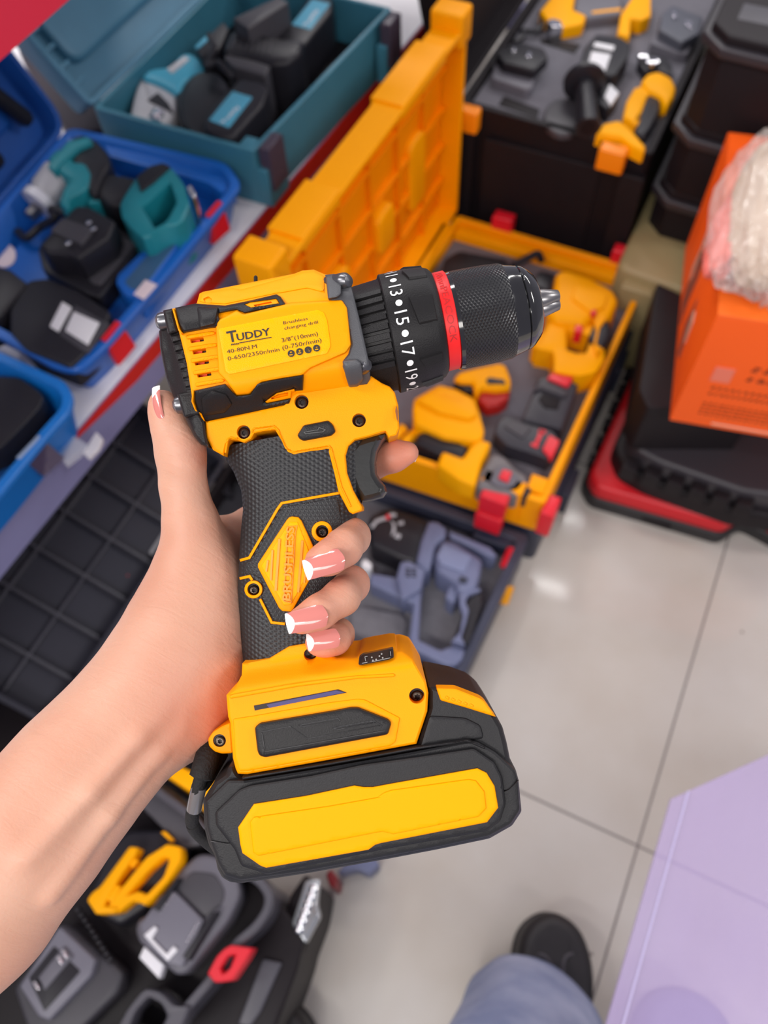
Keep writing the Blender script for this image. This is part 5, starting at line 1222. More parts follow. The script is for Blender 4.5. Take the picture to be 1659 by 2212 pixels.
# yellow seams on the grip
HG = lambda x, y: h_grip(x, y)
def seam(path, w=5.0): return obj('grip_seam', drape(ribbon(path, w), HG, off=.0009, depth=.003, bev=1.6, bz=.0005, g=5), Y_, DR)
seam(Z2((1160, 655), (1000, 683), (826, 714), (800, 750), (638, 1030), (584, 1045)), 6)
seam(Z2((582, 1150), (640, 1137), (655, 1160)), 6)
seam(Z2((700, 1268), (768, 1404), (845, 1412)), 6)
INP = Z2((1150, 680), (1000, 705), (838, 735), (812, 770), (655, 1040), (612, 1062), (600, 1125), (650, 1125), (700, 1150), (722, 1210), (705, 1250), (778, 1392), (900, 1398), (1110, 1400), (1125, 1250), (1180, 850))
ip = obj('grip_panel', drape(INP, HG, off=.0004, depth=.002, bev=2, bz=.0005, g=6, holes=[circle(s[0], s[1], s[2]) for s in SCREWS[3:5]], hdepth=.006), RUBT, DR)
relief_uv(ip)
for s, r in ((SCREWS[3], 22.5), (SCREWS[4], 19.5)):
    obj('screw_boss', drape(circle(s[0], s[1], r, 28), HG, off=.0014, depth=.003, bev=2.5, bz=.0006, g=5, holes=[circle(s[0], s[1], s[2])], hdepth=.006), Y_, DR)
DIA = Z2((868, 796), (885, 790), (922, 795), (940, 815), (1025, 1000), (1035, 1070), (895, 1325), (880, 1342), (830, 1338), (810, 1320), (688, 1085), (688, 1065), (855, 810))
obj('badge', drape(DIA, HG, off=.0022, depth=.004, bev=4, bz=.001, g=6), Y_, DR)
DIN = Z2((874, 822), (918, 822), (1010, 1060), (1005, 1075), (880, 1300), (838, 1305), (706, 1078), (866, 835))
obj('badge_face', drape(DIN, HG, off=.0026, depth=.001, bev=2, bz=.0003, g=6), mat('badge_yellow', (1.0, .40, 0.0), .45, spec=.12), DR)
bt = bmesh.new()
label_text('BRUSHLESS', *Z2((873, 1278), (897, 852)), 16.5, lambda x, y: HG(x, y) + .0029, bt, True, off=.0009)
lt = obj('badge_lettering', bt, mat('badge_relief', (.80, .27, 0), .45), DR, smooth=0)
for a, b, w in (((745, 1045), (735, 1110), 4), ((772, 985), (762, 1160), 4), ((812, 920), (790, 1220), 5), ((945, 930), (920, 1230), 5), ((975, 1000), (955, 1175), 4)):
    obj('badge_groove', drape(ribbon(Z2(a, b), w), HG, off=.0031, depth=.0008, bev=0, g=6), mat('badge_relief', (.80, .27, 0), .45), DR)
for w in ((822, 1270),): obj('badge_line', drape(ribbon(Z2((838, 1280), (860, 850), (915, 845), (905, 880), (880, 1290), (838, 1280)), 1.4), HG, off=.0031, depth=.0006, bev=0, g=6), mat('badge_relief', (.80, .27, 0), .45), DR)

# --- foot
FOOT = Z3((305, 155), (430, 131), (480, 100), (520, 76), (600, 62), (660, 75), (740, 130), (832, 128), (848, 112), (900, 98), (988, 82), (1012, 86), (1018, 98), (1040, 98), (1062, 112), (1090, 135), (1115, 180), (1150, 240), (1160, 290), (1155, 375), (1130, 450), (1105, 525), (700, 600), (330, 665), (285, 662), (275, 640), (262, 590), (250, 430), (240, 400), (232, 300), (275, 262), (302, 210))
obj('foot_shell', drape(FOOT, h_foot, back='mirror', bev=5, bz=.002, holes=[circle(s[0], s[1], s[2]) for s in SCREWS[5:7]], hdepth=.007), Y_, DR)
LUG = rnd(Z3((252, 425), (215, 440), (170, 468), (148, 500), (152, 535), (178, 560), (210, 570), (262, 568)), 5)
obj('strap_lug', drape(LUG, const(.013), back='mirror', bev=4, bz=.0012, holes=[circle(*SCREWS[7])], hdepth=.004), Y_, DR)
obj('foot_ridge', drape(rnd(Z3((243, 300), (560, 243), (830, 212), (1000, 202), (1010, 210), (1000, 218), (832, 226), (560, 262), (250, 318)), 2), h_foot, off=.0008, depth=.002, bev=3, bz=.0008), Y_, DR)
obj('foot_flank', drape(rnd(Z3((262, 410), (360, 395), (700, 335), (835, 318), (870, 322), (1030, 405), (1010, 515), (985, 535), (330, 650), (290, 650), (272, 590)), 4), h_foot, off=.0008, depth=.002, bev=4, bz=.0009), Y_, DR)
PADO = Z3((362, 450), (385, 430), (728, 372), (800, 358), (835, 357), (975, 412), (990, 430), (975, 480), (960, 485), (410, 587), (385, 580), (375, 560))
obj('side_pad', drape(rnd(PADO, 5), h_foot, off=.0030, depth=.005, bev=6, bz=.0014), K_, DR)
kp = mat('pad_relief', (.040, .039, .040), .45)
for q, w in ((((392, 470), (525, 446), (605, 502), (945, 440), (912, 420), (780, 445)), 2), (((405, 562), (960, 465)), 2), (((402, 545), (400, 575)), 2), (((565, 440), (745, 408), (755, 418), (590, 445), (565, 440)), 2), (((720, 452), (900, 420), (912, 428), (750, 458), (720, 452)), 2), (((395, 475), (408, 552)), 2)):
    obj('pad_rib', drape(ribbon(Z3(*q), w), h_foot, off=.0034, depth=.0008, bev=.6, bz=.0002), kp, DR)
obj('slit_recess', drape(Z3((358, 350), (745, 275), (785, 290), (362, 372)), h_foot, off=.0003, depth=.001, bev=0), HOLE, DR)
obj('slit_window', drape(Z3((415, 345), (735, 279), (775, 289), (430, 360)), h_foot, off=.0005, depth=.001, bev=0), VIO, DR)
obj('indicator_panel', drape(rnd(Z3((838, 160), (842, 125), (860, 113), (998, 84), (1002, 128), (975, 140), (848, 164)), 3), h_foot, off=.0022, depth=.003, bev=2, bz=.0005), mat('indicator_black', (.02, .018, .017), .22, coat=.3), DR)
bt = bmesh.new()
for q in (((868, 125), (880, 123)), ((868, 125), (872, 145)), ((985, 100), (988, 122)), ((900, 148), (985, 130)), ((855, 155), (880, 150))): drape(ribbon(Z3(*q), 1.2), h_foot, off=.0025, depth=.0002, bev=0, bm=bt)
for q in ((900, 128), (920, 138), (935, 122), (950, 130), (905, 142), (945, 112)): drape(circle(*Z3(q)[0], 2, 6), h_foot, off=.0025, depth=.0002, bev=0, bm=bt)
obj('indicator_marks', bt, mat('indicator_print', (.42, .42, .40), .4), DR, smooth=0)

# --- battery
BATL = Z3((125, 782), (175, 700), (232, 660), (240, 630), (265, 618), (290, 662), (310, 675), (700, 604), (1105, 528), (1130, 450), (1160, 360), (1160, 256), (1200, 262), (1310, 285), (1400, 318), (1440, 350), (1472, 398), (1500, 445), (1520, 520), (1536, 600), (1560, 640), (1574, 690), (1588, 835), (1545, 900), (1440, 960), (1200, 1010), (980, 1052), (600, 1120), (300, 1165), (250, 1160), (212, 1138), (192, 1100), (180, 1040), (150, 985), (132, 915))
BK = mat('battery_black', (.015, .0145, .016), .5, noise=.2, bump=.25, bscale=1800, spec=.3)
BT = obj('battery', drape(rnd(BATL, 5), const(.0285), back='mirror', bev=10, bz=.005), BK, DR)
SH = Z3((135, 790), (240, 690), (320, 690), (700, 628), (1100, 556), (1340, 508), (1385, 512), (1470, 560), (1560, 645), (1574, 692), (1582, 830), (1540, 895), (1438, 950), (1200, 1000), (600, 1110), (300, 1152), (225, 1130), (195, 1080), (160, 985), (140, 905))
obj('battery_shell', drape(rnd(SH, 6), const(.0315), depth=.006, bev=7, bz=.0022), BK, BT)
S2_ = Z3((185, 900), (180, 840), (290, 735), (340, 715), (620, 670), (860, 618), (1100, 585), (1370, 545), (1465, 610), (1500, 680), (1515, 800), (1490, 880), (1430, 925), (950, 1010), (420, 1125), (300, 1085), (270, 1010))
obj('battery_bezel', drape(rnd(S2_, 6), const(.0340), depth=.004, bev=5, bz=.0018), BK, BT)
PNL = Z3((285, 908), (358, 800), (600, 762), (820, 715), (862, 722), (905, 722), (980, 708), (1385, 636), (1428, 657), (1465, 718), (1482, 818), (1430, 886), (940, 982), (915, 990), (885, 1012), (415, 1095), (388, 1085), (305, 1027), (295, 985))
obj('battery_panel', drape(PNL, const(.0352), depth=.004, bev=5, bz=.0014), mat('battery_yellow', (1.0, .365, 0.0), .48, noise=.02, bump=.1, bscale=2000, spec=.08), BT)
PN2 = Z3((340, 885), (358, 862), (700, 812), (925, 772), (955, 750), (990, 738), (1345, 688), (1378, 694), (1418, 745), (1426, 822), (1390, 860), (1000, 940), (950, 928), (925, 932), (378, 1040), (355, 1025))
obj('panel_face', drape(PN2, const(.0360), depth=.002, bev=3, bz=.0008), mat('battery_yellow', (.90, .39, 0.0), .45), BT)
obj('battery_neck', drape(rnd(Z3((1165, 395), (1330, 405), (1400, 440), (1415, 500), (1120, 545)), 8), const(.0295), depth=.004, bev=5, bz=.001), BK, BT)
obj('battery_rib', drape(ribbon(Z3((305, 684), (700, 618), (1110, 545), (1340, 512), (1420, 545)), 5), const(.0322), depth=.003, bev=2, bz=.0008), BK, BT)
obj('release_button', drape(rnd(Z3((1196, 268), (1285, 270), (1400, 315), (1420, 330), (1472, 402), (1400, 380), (1330, 358), (1215, 325)), 4), const(.0300), depth=.006, bev=4, bz=.0014), Y_, BT)
for k in range(5):
    x, y = 1240 + 28 * k, 308 + 9 * k
    obj('button_rib', drape(ribbon(Z3((x, y), (x + 14, y + 10)), 5), const(.0305), depth=.001, bev=2, bz=.0005), Y_, BT)
obj('shell_seam', drape(ribbon(Z3((160, 972), (240, 985), (285, 975)), 1.6), const(.0322), depth=.0006, bev=.5), mat('seam_grey', (.09, .085, .085), .5), BT)
obj('shell_seam', drape(ribbon(Z3((1480, 755), (1530, 735), (1575, 692)), 1.4), const(.0322), depth=.0006, bev=.5), HOLE, BT)

# --- screws in their recesses
for (x, y, r), hf in zip(SCREWS, SC_H):
    z = float(hf(np.array([x]), np.array([y]))[0]); d = .0032 if r < 17 else .005
    if (x, y) == SCREWS[7][:2]: d = .001
    obj('screw_recess', drape(circle(x, y, r * 1.1), const(z - d - .0006), depth=.0005, bev=0), HOLE, DR)
    obj('screw', drape(circle(x + 1, y + 2, r * .78, 24), const(z - d + .0004), depth=.001, bev=2.5, bz=.0006, holes=[star(x + 1, y + 2, r * .42)], hdepth=.001, g=4), SCRW, DR)

# --- wrist strap
cordm = mat('strap_black', (.012, .011, .011), .8, noise=.4, nscale=500, bump=.8, bscale=900)
ST = thing('wrist_strap', 'black braided wrist strap tied to the lug at the rear of the drill foot', 'strap', W(452, 1600, 0))
pth = smooth_path([W(x, y, z) for x, y, z in ((455, 1612, .004), (446, 1640, .010), (436, 1675, .014), (430, 1695, .014), (425, 1720, .012), (416, 1755, .008), (416, 1780, .002), (428, 1800, -.004), (452, 1822, -.008), (475, 1838, -.01))])
obj('cord', tube(pth, [.0046 * (1.1 if i < 14 else .62) for i in range(len(pth))], 12), cordm, ST)
pth = smooth_path([W(x, y, z) for x, y, z in ((478, 1628, -.002), (462, 1655, .004), (445, 1685, .009), (432, 1700, .012))])
obj('cord_strand', tube(pth, .0032, 10), cordm, ST)
pth = [W(x, y, z) for x, y, z in ((431, 1697, .0135), (427, 1712, .0125), (419, 1748, .009))]
obj('ferrule', tube(pth, .0032, 12), mat('clear_sleeve', (.16, .15, .15), .15, spec=.8, coat=.6), ST)
# ================================================================== THE PERSON: hand and forearm round the grip, one leg below
def HP(x, y, z):                      # drill-frame coordinates (metres) of a photo pixel at height z mm above the drill's mid-plane
    z = z / 1000.0
    return np.array([(x - CX) / FPX * (D0 - z), -(y - CY) / FPX * (D0 - z), z])
def HR(r, z): return r / FPX * (D0 - z / 1000.0)
def surface_nets(F, org, h):
    S = F < 0; nx, ny, nz = F.shape
    acc = np.zeros((nx - 1, ny - 1, nz - 1, 3)); cnt = np.zeros((nx - 1, ny - 1, nz - 1))
    for ax in range(3):
        o = [a for a in range(3) if a != ax]
        for d0 in (0, 1):
            for d1 in (0, 1):
                s0 = [None] * 3; s1 = [None] * 3
                s0[ax] = slice(0, F.shape[ax] - 1); s1[ax] = slice(1, F.shape[ax])
                for a, d in zip(o, (d0, d1)):
                    sl = slice(d, F.shape[a] - 1 + d); s0[a] = sl; s1[a] = sl
                A, B = F[tuple(s0)], F[tuple(s1)]; cr = (A < 0) != (B < 0)
                t = np.where(cr, A / np.where(cr, A - B, 1), 0)
                acc[..., ax] += np.where(cr, t, 0)
                for a, d in zip(o, (d0, d1)): acc[..., a] += np.where(cr, d, 0)
                cnt += cr
    act = cnt > 0; ids = -np.ones(act.shape, int); ids[act] = np.arange(act.sum())
    ii = np.argwhere(act); V = (ii + acc[act] / cnt[act][:, None]) * h + org
    Q = []
    for ax in range(3):
        o = [a for a in range(3) if a != ax]
        s0 = [slice(1, n - 1) for n in F.shape]; s1 = list(s0)
        s0[ax] = slice(0, F.shape[ax] - 1); s1[ax] = slice(1, F.shape[ax])
        A = S[tuple(s0)]; B = S[tuple(s1)]; e = np.argwhere(A != B); base_ = e.copy()
        for a in o: base_[:, a] += 1
        flip = A[tuple(e.T)]
        c = []
        for d0, d1 in ((0, 0), (1, 0), (1, 1), (0, 1)):
            q = base_.copy(); q[:, o[0]] -= d0; q[:, o[1]] -= d1
            c.append(ids[tuple(q.T)])
        c = np.stack(c, 1)
        if ax == 1: flip = ~flip
        c[flip] = c[flip][:, ::-1]
        Q.append(c)
    return V, np.concatenate(Q)
def cap_sdf(P, a, b, ra, rb):
    ab = b - a; L = (ab ** 2).sum(); t = np.clip(((P - a) @ ab) / L, 0, 1)
    return np.sqrt(((P - a - t[..., None] * ab) ** 2).sum(-1)) - (ra + (rb - ra) * t)
def ell_sdf(P, c, r, R=None):
    q = P - c
    if R is not None: q = q @ R
    r = np.array(r); k0 = np.sqrt(((q / r) ** 2).sum(-1)); k1 = np.sqrt(((q / r ** 2) ** 2).sum(-1))
    return k0 * (k0 - 1) / np.maximum(k1, 1e-9)
def smin(a, b, k):
    h = np.clip(.5 + .5 * (b - a) / k, 0, 1); return b + (a - b) * h - k * h * (1 - h)
# joints: (px, py, z mm, radius px)
ARM = [(-210, 2130, 36, 166), (-50, 1950, 28, 160), (72, 1795, 20, 152), (176, 1668, 12, 140), (268, 1568, 5, 128), (335, 1488, 0, 120)]
PALM = [(335, 1500, 0, 122), (392, 1400, -3, 125), (418, 1320, -6, 108), (430, 1240, -8, 90)]
THUMB = [(430, 1240, -4, 80), (412, 1130, 0, 55), (396, 1050, 2, 45), (388, 975, 3, 47), (368, 915, 3, 37), (354, 880, 3, 26), (351, 868, 3, 22)]
HEEL = [(400, 1520, -8, 108), (440, 1430, -12, 100)]
BACK = [(470, 1180, -26, 66), (500, 1300, -32, 75), (500, 1420, -30, 75)]
INDEX = [(480, 1200, -30, 55), (545, 1140, -36, 44), (700, 1060, -36, 38), (800, 1000, -16, 36), (850, 985, -11, 33), (880, 978, -9, 25)]
MIDDLE = [(520, 1240, -36, 48), (640, 1180, -40, 42), (735, 1150, -20, 38), (759, 1160, 6, 39), (742, 1183, 19, 39), (710, 1205, 25, 36), (688, 1214, 25.5, 31)]
RING = [(520, 1320, -38, 48), (650, 1270, -38, 42), (738, 1255, -18, 37), (758, 1262, 5, 38), (738, 1290, 19, 38), (690, 1322, 25, 36), (652, 1340, 25.5, 31)]
PINKY = [(520, 1400, -36, 44), (640, 1375, -34, 36), (712, 1370, -16, 32), (730, 1370, 4, 33), (722, 1380, 16, 33), (700, 1385, 21, 31), (688, 1387, 21.5, 28)]
h_ = .00105
lo = np.array([-.235, -.235, -.056]); hi = np.array([.02, .058, .062])
n_ = np.ceil((hi - lo) / h_).astype(int)
gx = [lo[a] + h_ * np.arange(n_[a]) for a in range(3)]
def eval_chain(F, ch, kin, kout, extra=0):
    """smooth-union a chain of tapered capsules into F, only inside its own bounding box"""
    P3 = [HP(*c[:3]) for c in ch]; R_ = [HR(c[3], c[2]) for c in ch]
    mn = np.min(P3, 0) - max(R_) - .02; mx = np.max(P3, 0) + max(R_) + .02
    sl = []
    for a in range(3):
        i0 = max(0, int((mn[a] - lo[a]) / h_)); i1 = min(n_[a], int((mx[a] - lo[a]) / h_) + 1); sl.append(slice(i0, max(i1, i0 + 1)))
    G = np.stack(np.meshgrid(gx[0][sl[0]], gx[1][sl[1]], gx[2][sl[2]], indexing='ij'), -1).astype(np.float32)
    d = None
    for i in range(len(ch) - 1):
        e = cap_sdf(G, P3[i], P3[i + 1], R_[i], R_[i + 1]); d = e if d is None else smin(d, e, kin)
    F[tuple(sl)] = smin(F[tuple(sl)], d, kout)
F = np.full(tuple(n_), .02, np.float32)
eval_chain(F, ARM, .012, .01)
eval_chain(F, PALM, .012, .014)
eval_chain(F, HEEL, .01, .012)
eval_chain(F, BACK, .01, .014)
eval_chain(F, THUMB, .006, .010)
for ch in (INDEX, MIDDLE, RING, PINKY):
    eval_chain(F, ch[:3], .005, .007)
for ch in (INDEX, MIDDLE, RING, PINKY):
    eval_chain(F, ch[2:], .0035, .0008)
def add_cap(a, b, k):
    eval_chain(F, [a, b], .003, k)
# tendons of the wrist
eval_chain(F, [(60, 1850, 47, 18), (196, 1708, 38, 16), (300, 1590, 29, 14), (350, 1530, 22, 12)], .004, .005)
eval_chain(F, [(110, 1930, 42, 16), (235, 1762, 33, 14), (340, 1625, 23, 12), (385, 1565, 17, 10)], .004, .005)
# knuckle creases and the joint of the thumb
add_cap((398, 965, 8, 38), (400, 1000, 7, 36), .006)
for a_ in range(3):
    Fm = np.moveaxis(F, a_, 0); Fm[0] = .001; Fm[-1] = .001
V, Qd = surface_nets(F, lo, h_)
bm = bmesh.new()
vs = [bm.verts.new(CM @ Vector((v[0], v[1], -D0 + v[2]))) for v in V]
for q in Qd:
    try: bm.faces.new([vs[i] for i in q])
    except ValueError: pass
for _ in range(3): bmesh.ops.smooth_vert(bm, verts=bm.verts, factor=.5, use_axis_x=True, use_axis_y=True, use_axis_z=True)

def skin_mat():
    m = bpy.data.materials.new('skin'); m.use_nodes = True; nt = m.node_tree; b = nt.nodes['Principled BSDF']
    b.inputs['Roughness'].default_value = .48; b.inputs['Specular IOR Level'].default_value = .35
    b.inputs['Subsurface Weight'].default_value = .25; b.inputs['Subsurface Radius'].default_value = (1, .35, .2); b.inputs['Subsurface Scale'].default_value = .004
    tc = nt.nodes.new('ShaderNodeTexCoord')
    n = nt.nodes.new('ShaderNodeTexNoise'); n.inputs['Scale'].default_value = 22; n.inputs['Detail'].default_value = 3; nt.links.new(tc.outputs['Object'], n.inputs[0])
    r = nt.nodes.new('ShaderNodeValToRGB'); r.color_ramp.elements[0].position = .3; r.color_ramp.elements[0].color = (.55, .275, .185, 1); r.color_ramp.elements[1].position = .72; r.color_ramp.elements[1].color = (.62, .36, .255, 1)
    nt.links.new(n.outputs['Fac'], r.inputs[0])
    at_ = nt.nodes.new('ShaderNodeAttribute'); at_.attribute_name = 'flush'
    mx = nt.nodes.new('ShaderNodeMix'); mx.data_type = 'RGBA'; mx.inputs[7].default_value = (.66, .22, .14, 1)
    nt.links.new(at_.outputs['Fac'], mx.inputs[0]); nt.links.new(r.outputs[0], mx.inputs[6]); nt.links.new(mx.outputs[2], b.inputs['Base Color'])
    n2 = nt.nodes.new('ShaderNodeTexNoise'); n2.inputs['Scale'].default_value = 900; n2.inputs['Detail'].default_value = 4; nt.links.new(tc.outputs['Object'], n2.inputs[0])
    mp = nt.nodes.new('ShaderNodeMapping'); mp.inputs['Scale'].default_value = (60, 260, 60); mp.inputs['Rotation'].default_value = (0, 0, .9); nt.links.new(tc.outputs['Object'], mp.inputs[0])
    n3 = nt.nodes.new('ShaderNodeTexNoise'); n3.inputs['Scale'].default_value = 1; n3.inputs['Detail'].default_value = 3; n3.inputs['Distortion'].default_value = 1.2; nt.links.new(mp.outputs[0], n3.inputs[0])
    ad = nt.nodes.new('ShaderNodeMath'); ad.operation = 'MULTIPLY_ADD'; ad.inputs[1].default_value = .5; nt.links.new(n2.outputs['Fac'], ad.inputs[0]); nt.links.new(n3.outputs['Fac'], ad.inputs[2])
    bp = nt.nodes.new('ShaderNodeBump'); bp.inputs['Strength'].default_value = .42; bp.inputs['Distance'].default_value = .0006
    nt.links.new(ad.outputs[0], bp.inputs['Height']); nt.links.new(bp.outputs[0], b.inputs['Normal'])
    return m
SKIN = skin_mat()
foot0 = at(1180, 2050, 0)
PE = thing('person', 'person in light blue jeans and black shoes holding the drill in the left hand', 'person', (foot0.x, foot0.y, 0))
arm = obj('hand_and_forearm', bm, SKIN, PE, smooth=180)
# blood-flush of finger ends, palm heel and thumb joint
fl = arm.data.attributes.new('flush', 'FLOAT', 'POINT')
inv = CM.inverted() @ PE.matrix_world
pts = np.array([tuple(inv @ v.co) for v in arm.data.vertices]); pts[:, 2] += D0
val = np.zeros(len(pts))
for (x, y, z, r, s) in ((700, 1215, 22, 60, .8), (665, 1335, 22, 60, .8), (690, 1390, 20, 55, .9), (770, 1240, 8, 45, .45), (745, 1150, 12, 40, .3), (860, 985, -10, 70, .9), (455, 1540, 5, 110, .5), (428, 975, 6, 40, .6), (360, 880, 3, 40, .35), (500, 1400, 0, 60, .3)):
    c = HP(x, y, z); d = np.sqrt(((pts - c) ** 2).sum(1)) / HR(r, z); val = np.maximum(val, s * np.exp(-d * d * .9))
fl.data.foreach_set('value', val.astype(np.float32))

NAILP = mat('nail_pink', (.60, .20, .17), .12, spec=.5, coat=.5)
NAILW = mat('nail_white', (.86, .84, .82), .12, spec=.6, coat=.8)
def nail(c0, c1, w, side, parent, tipfrac=.70, thick=.0006, arch=.5, lift=0.0):
    """c0 cuticle centre, c1 free-edge centre (px,py,zmm); w width px; side = outward normal in the drill frame"""
    a, b = HP(*c0), HP(*c1); ax = b - a; L = np.linalg.norm(ax); ax /= L
    n = np.array(side, float); n -= ax * n.dot(ax); n /= np.linalg.norm(n); s = np.cross(ax, n); Wd = HR(w, c0[2])
    NU, NV = 20, 14
    def grid(u0, u1, nm, m, smile0, smile1):
        bmn = bmesh.new(); G = []
        for layer in (0, 1):
            rows = []
            for i in range(NU + 1):
                row = []
                for j in range(NV + 1):
                    v = -1 + 2 * j / NV; f = i / NU
                    ua = u0 + (smile0 * v * v); ub = u1 + (smile1 * v * v); u = ua + (ub - ua) * f
                    hw = Wd / 2 * (1 - .12 * max(0, u) ** 2) * (1.0 if u > .25 else math.sqrt(max(0.0, 1 - ((.25 - u) / .25) ** 2)) * .45 + .55)
                    zz = -arch * Wd / 2 * v * v * 1.0 + .10 * L * 4 * u * (1 - u) * .5 - thick * layer
                    p = a + ax * (u * L) + s * (v * hw) + n * (zz + lift)
                    row.append(bmn.verts.new(CM @ Vector((p[0], p[1], p[2] - D0))))
                rows.append(row)
            G.append(rows)
        for l, rows in enumerate(G):
            for i in range(NU):
                for j in range(NV): bmn.faces.new((rows[i][j], rows[i + 1][j], rows[i + 1][j + 1], rows[i][j + 1]))
        A, B = G
        for i in range(NU):
            bmn.faces.new((A[i][0], A[i + 1][0], B[i + 1][0], B[i][0])); bmn.faces.new((A[i][NV], A[i + 1][NV], B[i + 1][NV], B[i][NV]))
        for j in range(NV):
            bmn.faces.new((A[0][j], A[0][j + 1], B[0][j + 1], B[0][j])); bmn.faces.new((A[NU][j], A[NU][j + 1], B[NU][j + 1], B[NU][j]))
        return obj(nm, bmn, m, parent, smooth=50)
    nl = grid(0, tipfrac, 'fingernail', NAILP, .10, .16)
    grid(tipfrac, 1, 'nail_tip', NAILW, .16, .0)
    return nl
nail((744, 1204, 33.0), (657, 1232, 32.4), 51, (-.05, .12, 1), arm, .78, arch=.38)
nail((708, 1327, 33.0), (618, 1348, 32.4), 51, (-.05, .12, 1), arm, .79, arch=.34)
nail((735, 1376, 28.2), (663, 1389, 27.9), 42, (-.05, .12, 1), arm, .78, arch=.34)
nail((341, 915, 10), (329, 838, 8), 36, (-.85, .05, .55), arm, .72)
nail((868, 962, -14), (900, 978, -9), 40, (.25, .75, -.45), arm, .78)
# ------------------------------------------------------------------ the legs below
SHO = mat('shoe_black', (.012, .010, .012), .55, noise=.3, nscale=80, bump=.4)
SOL = mat('shoe_sole', (.020, .018, .020), .6)
SEAM = mat('shoe_seam', (.055, .05, .06), .5)
def denim():
    m = bpy.data.materials.new('denim'); m.use_nodes = True; nt = m.node_tree; b = nt.nodes['Principled BSDF']; b.inputs['Roughness'].default_value = .9
    tc = nt.nodes.new('ShaderNodeTexCoord'); n = nt.nodes.new('ShaderNodeTexNoise'); n.inputs['Scale'].default_value = 14; n.inputs['Detail'].default_value = 6; nt.links.new(tc.outputs['Object'], n.inputs[0])
    r = nt.nodes.new('ShaderNodeValToRGB'); r.color_ramp.elements[0].position = .35; r.color_ramp.elements[0].color = (.22, .27, .44, 1); r.color_ramp.elements[1].position = .68; r.color_ramp.elements[1].color = (.40, .45, .62, 1)
    nt.links.new(n.outputs['Fac'], r.inputs[0]); nt.links.new(r.outputs[0], b.inputs['Base Color'])
    n2 = nt.nodes.new('ShaderNodeTexNoise'); n2.inputs['Scale'].default_value = 700; nt.links.new(tc.outputs['Object'], n2.inputs[0])
    bp = nt.nodes.new('ShaderNodeBump'); bp.inputs['Strength'].default_value = .3; bp.inputs['Distance'].default_value = .001; nt.links.new(n2.outputs['Fac'], bp.inputs['Height']); nt.links.new(bp.outputs[0], b.inputs['Normal'])
    return m
DEN = denim()
def shoe(toe, heel, parent, name='shoe', m=SHO, w=.052, zoff=0):
    toe, heel = Vector(toe), Vector(heel); Y = (toe - heel); L = Y.length; Y.normalize(); X = Vector((Y.y, -Y.x, 0))
    prof = [(0, .30), (.04, .62), (.12, .78), (.3, .72), (.5, .80), (.68, 1.0), (.80, 1.0), (.90, .84), (.96, .58), (1.0, .18)]
    Lf = [tuple((heel + Y * L * t - X * w * k * (1.0 if t < .5 else 1.03))[:2]) for t, k in prof]; Rt = [tuple((heel + Y * L * t + X * w * k)[:2]) for t, k in prof][::-1]
    q = rnd(Lf + Rt, .02, 3)
    o = obj(name, prism(offset(q, .003), .012, .075, .030, 6), m, parent, smooth=70) if parent is not None else None
    if parent is not None:
        obj('sole', prism(q, .001, .022, .006, both=True), SOL, o)
        def P(t, s, z): p = heel + Y * L * t + X * w * s; return Vector((p.x, p.y, z))
        for s in (-1, 1):
            pth = smooth_path([P(.60, .12 * s, .0755), P(.72, .13 * s, .0755), (P(.78, .22 * s, .0755)), P(.80, .45 * s, .073), P(.78, .72 * s, .060)])
            obj('seam', tube(pth, .0022, 8), SEAM, o)
        pth = smooth_path([P(.79, -.74, .058), P(.86, -.5, .066), P(.89, 0, .072), P(.86, .5, .066), P(.79, .74, .058)])
        obj('toe_seam', tube(pth, .0025, 8), SEAM, o)
    return o
toe = at(1180, 1968, .03); heel = toe + Vector((.085, -.255, 0))
toe = Vector((toe.x, toe.y, 0)); heel.z = 0
shoe(toe, toe + (at(1205, 2212, 0) - at(1180, 1968, 0)).normalized() * .27, PE)
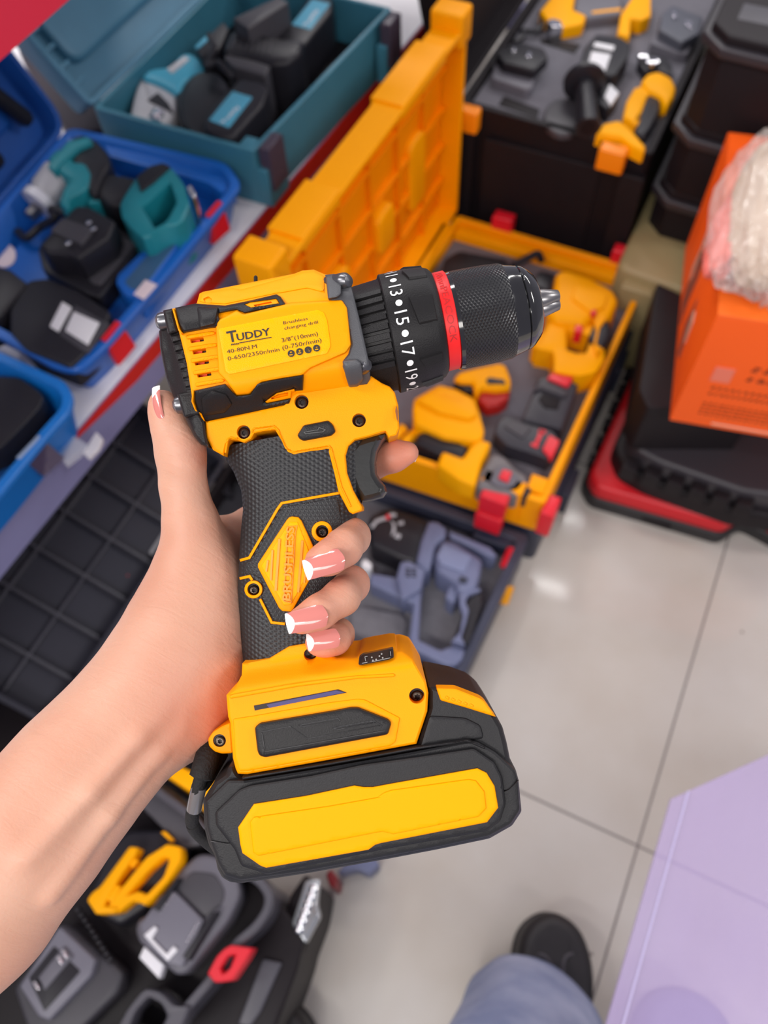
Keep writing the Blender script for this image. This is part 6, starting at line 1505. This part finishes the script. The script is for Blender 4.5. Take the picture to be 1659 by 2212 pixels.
toe2_ = at(640, 2168, .02)
# wide trouser leg falling over the shoe
from mathutils import noise as NZ2
hem0 = at(1148, 2218, .05); n = 48
hem2 = toe2_ + Vector((.01, -.185, 0))
st = [(0, 0, 0, .088, .075), (.0, -.004, .03, .092, .080), (-.005, -.02, .09, .094, .086), (-.012, -.05, .18, .096, .090), (-.02, -.10, .30, .100, .095), (-.03, -.16, .45, .105, .10), (-.04, -.25, .62, .11, .11), (-.05, -.36, .80, .118, .12)]
for hem in (hem0, hem2):
  bm = bmesh.new(); rs = []
  for k, (dx, dy, z, rx, ry) in enumerate(st):
      ring = []
      for i in range(n):
        a = 2 * PI * i / n; f = 1 + .10 * NZ2.noise(Vector((math.cos(a) * 1.6, math.sin(a) * 1.6, z * 9))) + .05 * math.sin(3 * a + z * 20)
        ring.append(bm.verts.new((hem.x + dx + rx * f * math.cos(a), hem.y + dy + ry * f * math.sin(a), .045 + z + .008 * math.sin(a * 2 + 1) * (k == 0))))
      rs.append(ring)
  inn = [bm.verts.new(v.co + (Vector((hem.x, hem.y, v.co.z)) - v.co) * .06 + Vector((0, 0, .002))) for v in rs[0]]
  top = [bm.verts.new(v.co + (Vector((hem.x, hem.y, v.co.z)) - v.co) * .35 + Vector((0, 0, .05))) for v in rs[0]]
  rs = [top, inn] + rs
  for a, b in zip(rs[:-1], rs[1:]):
    for i in range(n): bm.faces.new((a[i], a[(i + 1) % n], b[(i + 1) % n], b[i]))
  bm.faces.new(rs[-1])
  obj('trouser_leg', bm, DEN, PE, smooth=180)
# the other shoe, at the bottom edge of the picture
toe2 = at(640, 2168, .02); toe2.z = 0
shoe(toe2, toe2 + Vector((.03, -.26, 0)), PE)
toe3 = at(1490, 2136, .03); toe3.z = 0
o3 = thing('grey_shoe', 'grey blue shoe tip seen through the lavender table top', 'shoe', (toe3.x, toe3.y - .13, 0))
shoe(toe3, toe3 + Vector((.03, -.27, 0)), o3, name='upper', m=mat('shoe_grey_blue', (.10, .11, .20), .6), w=.062)
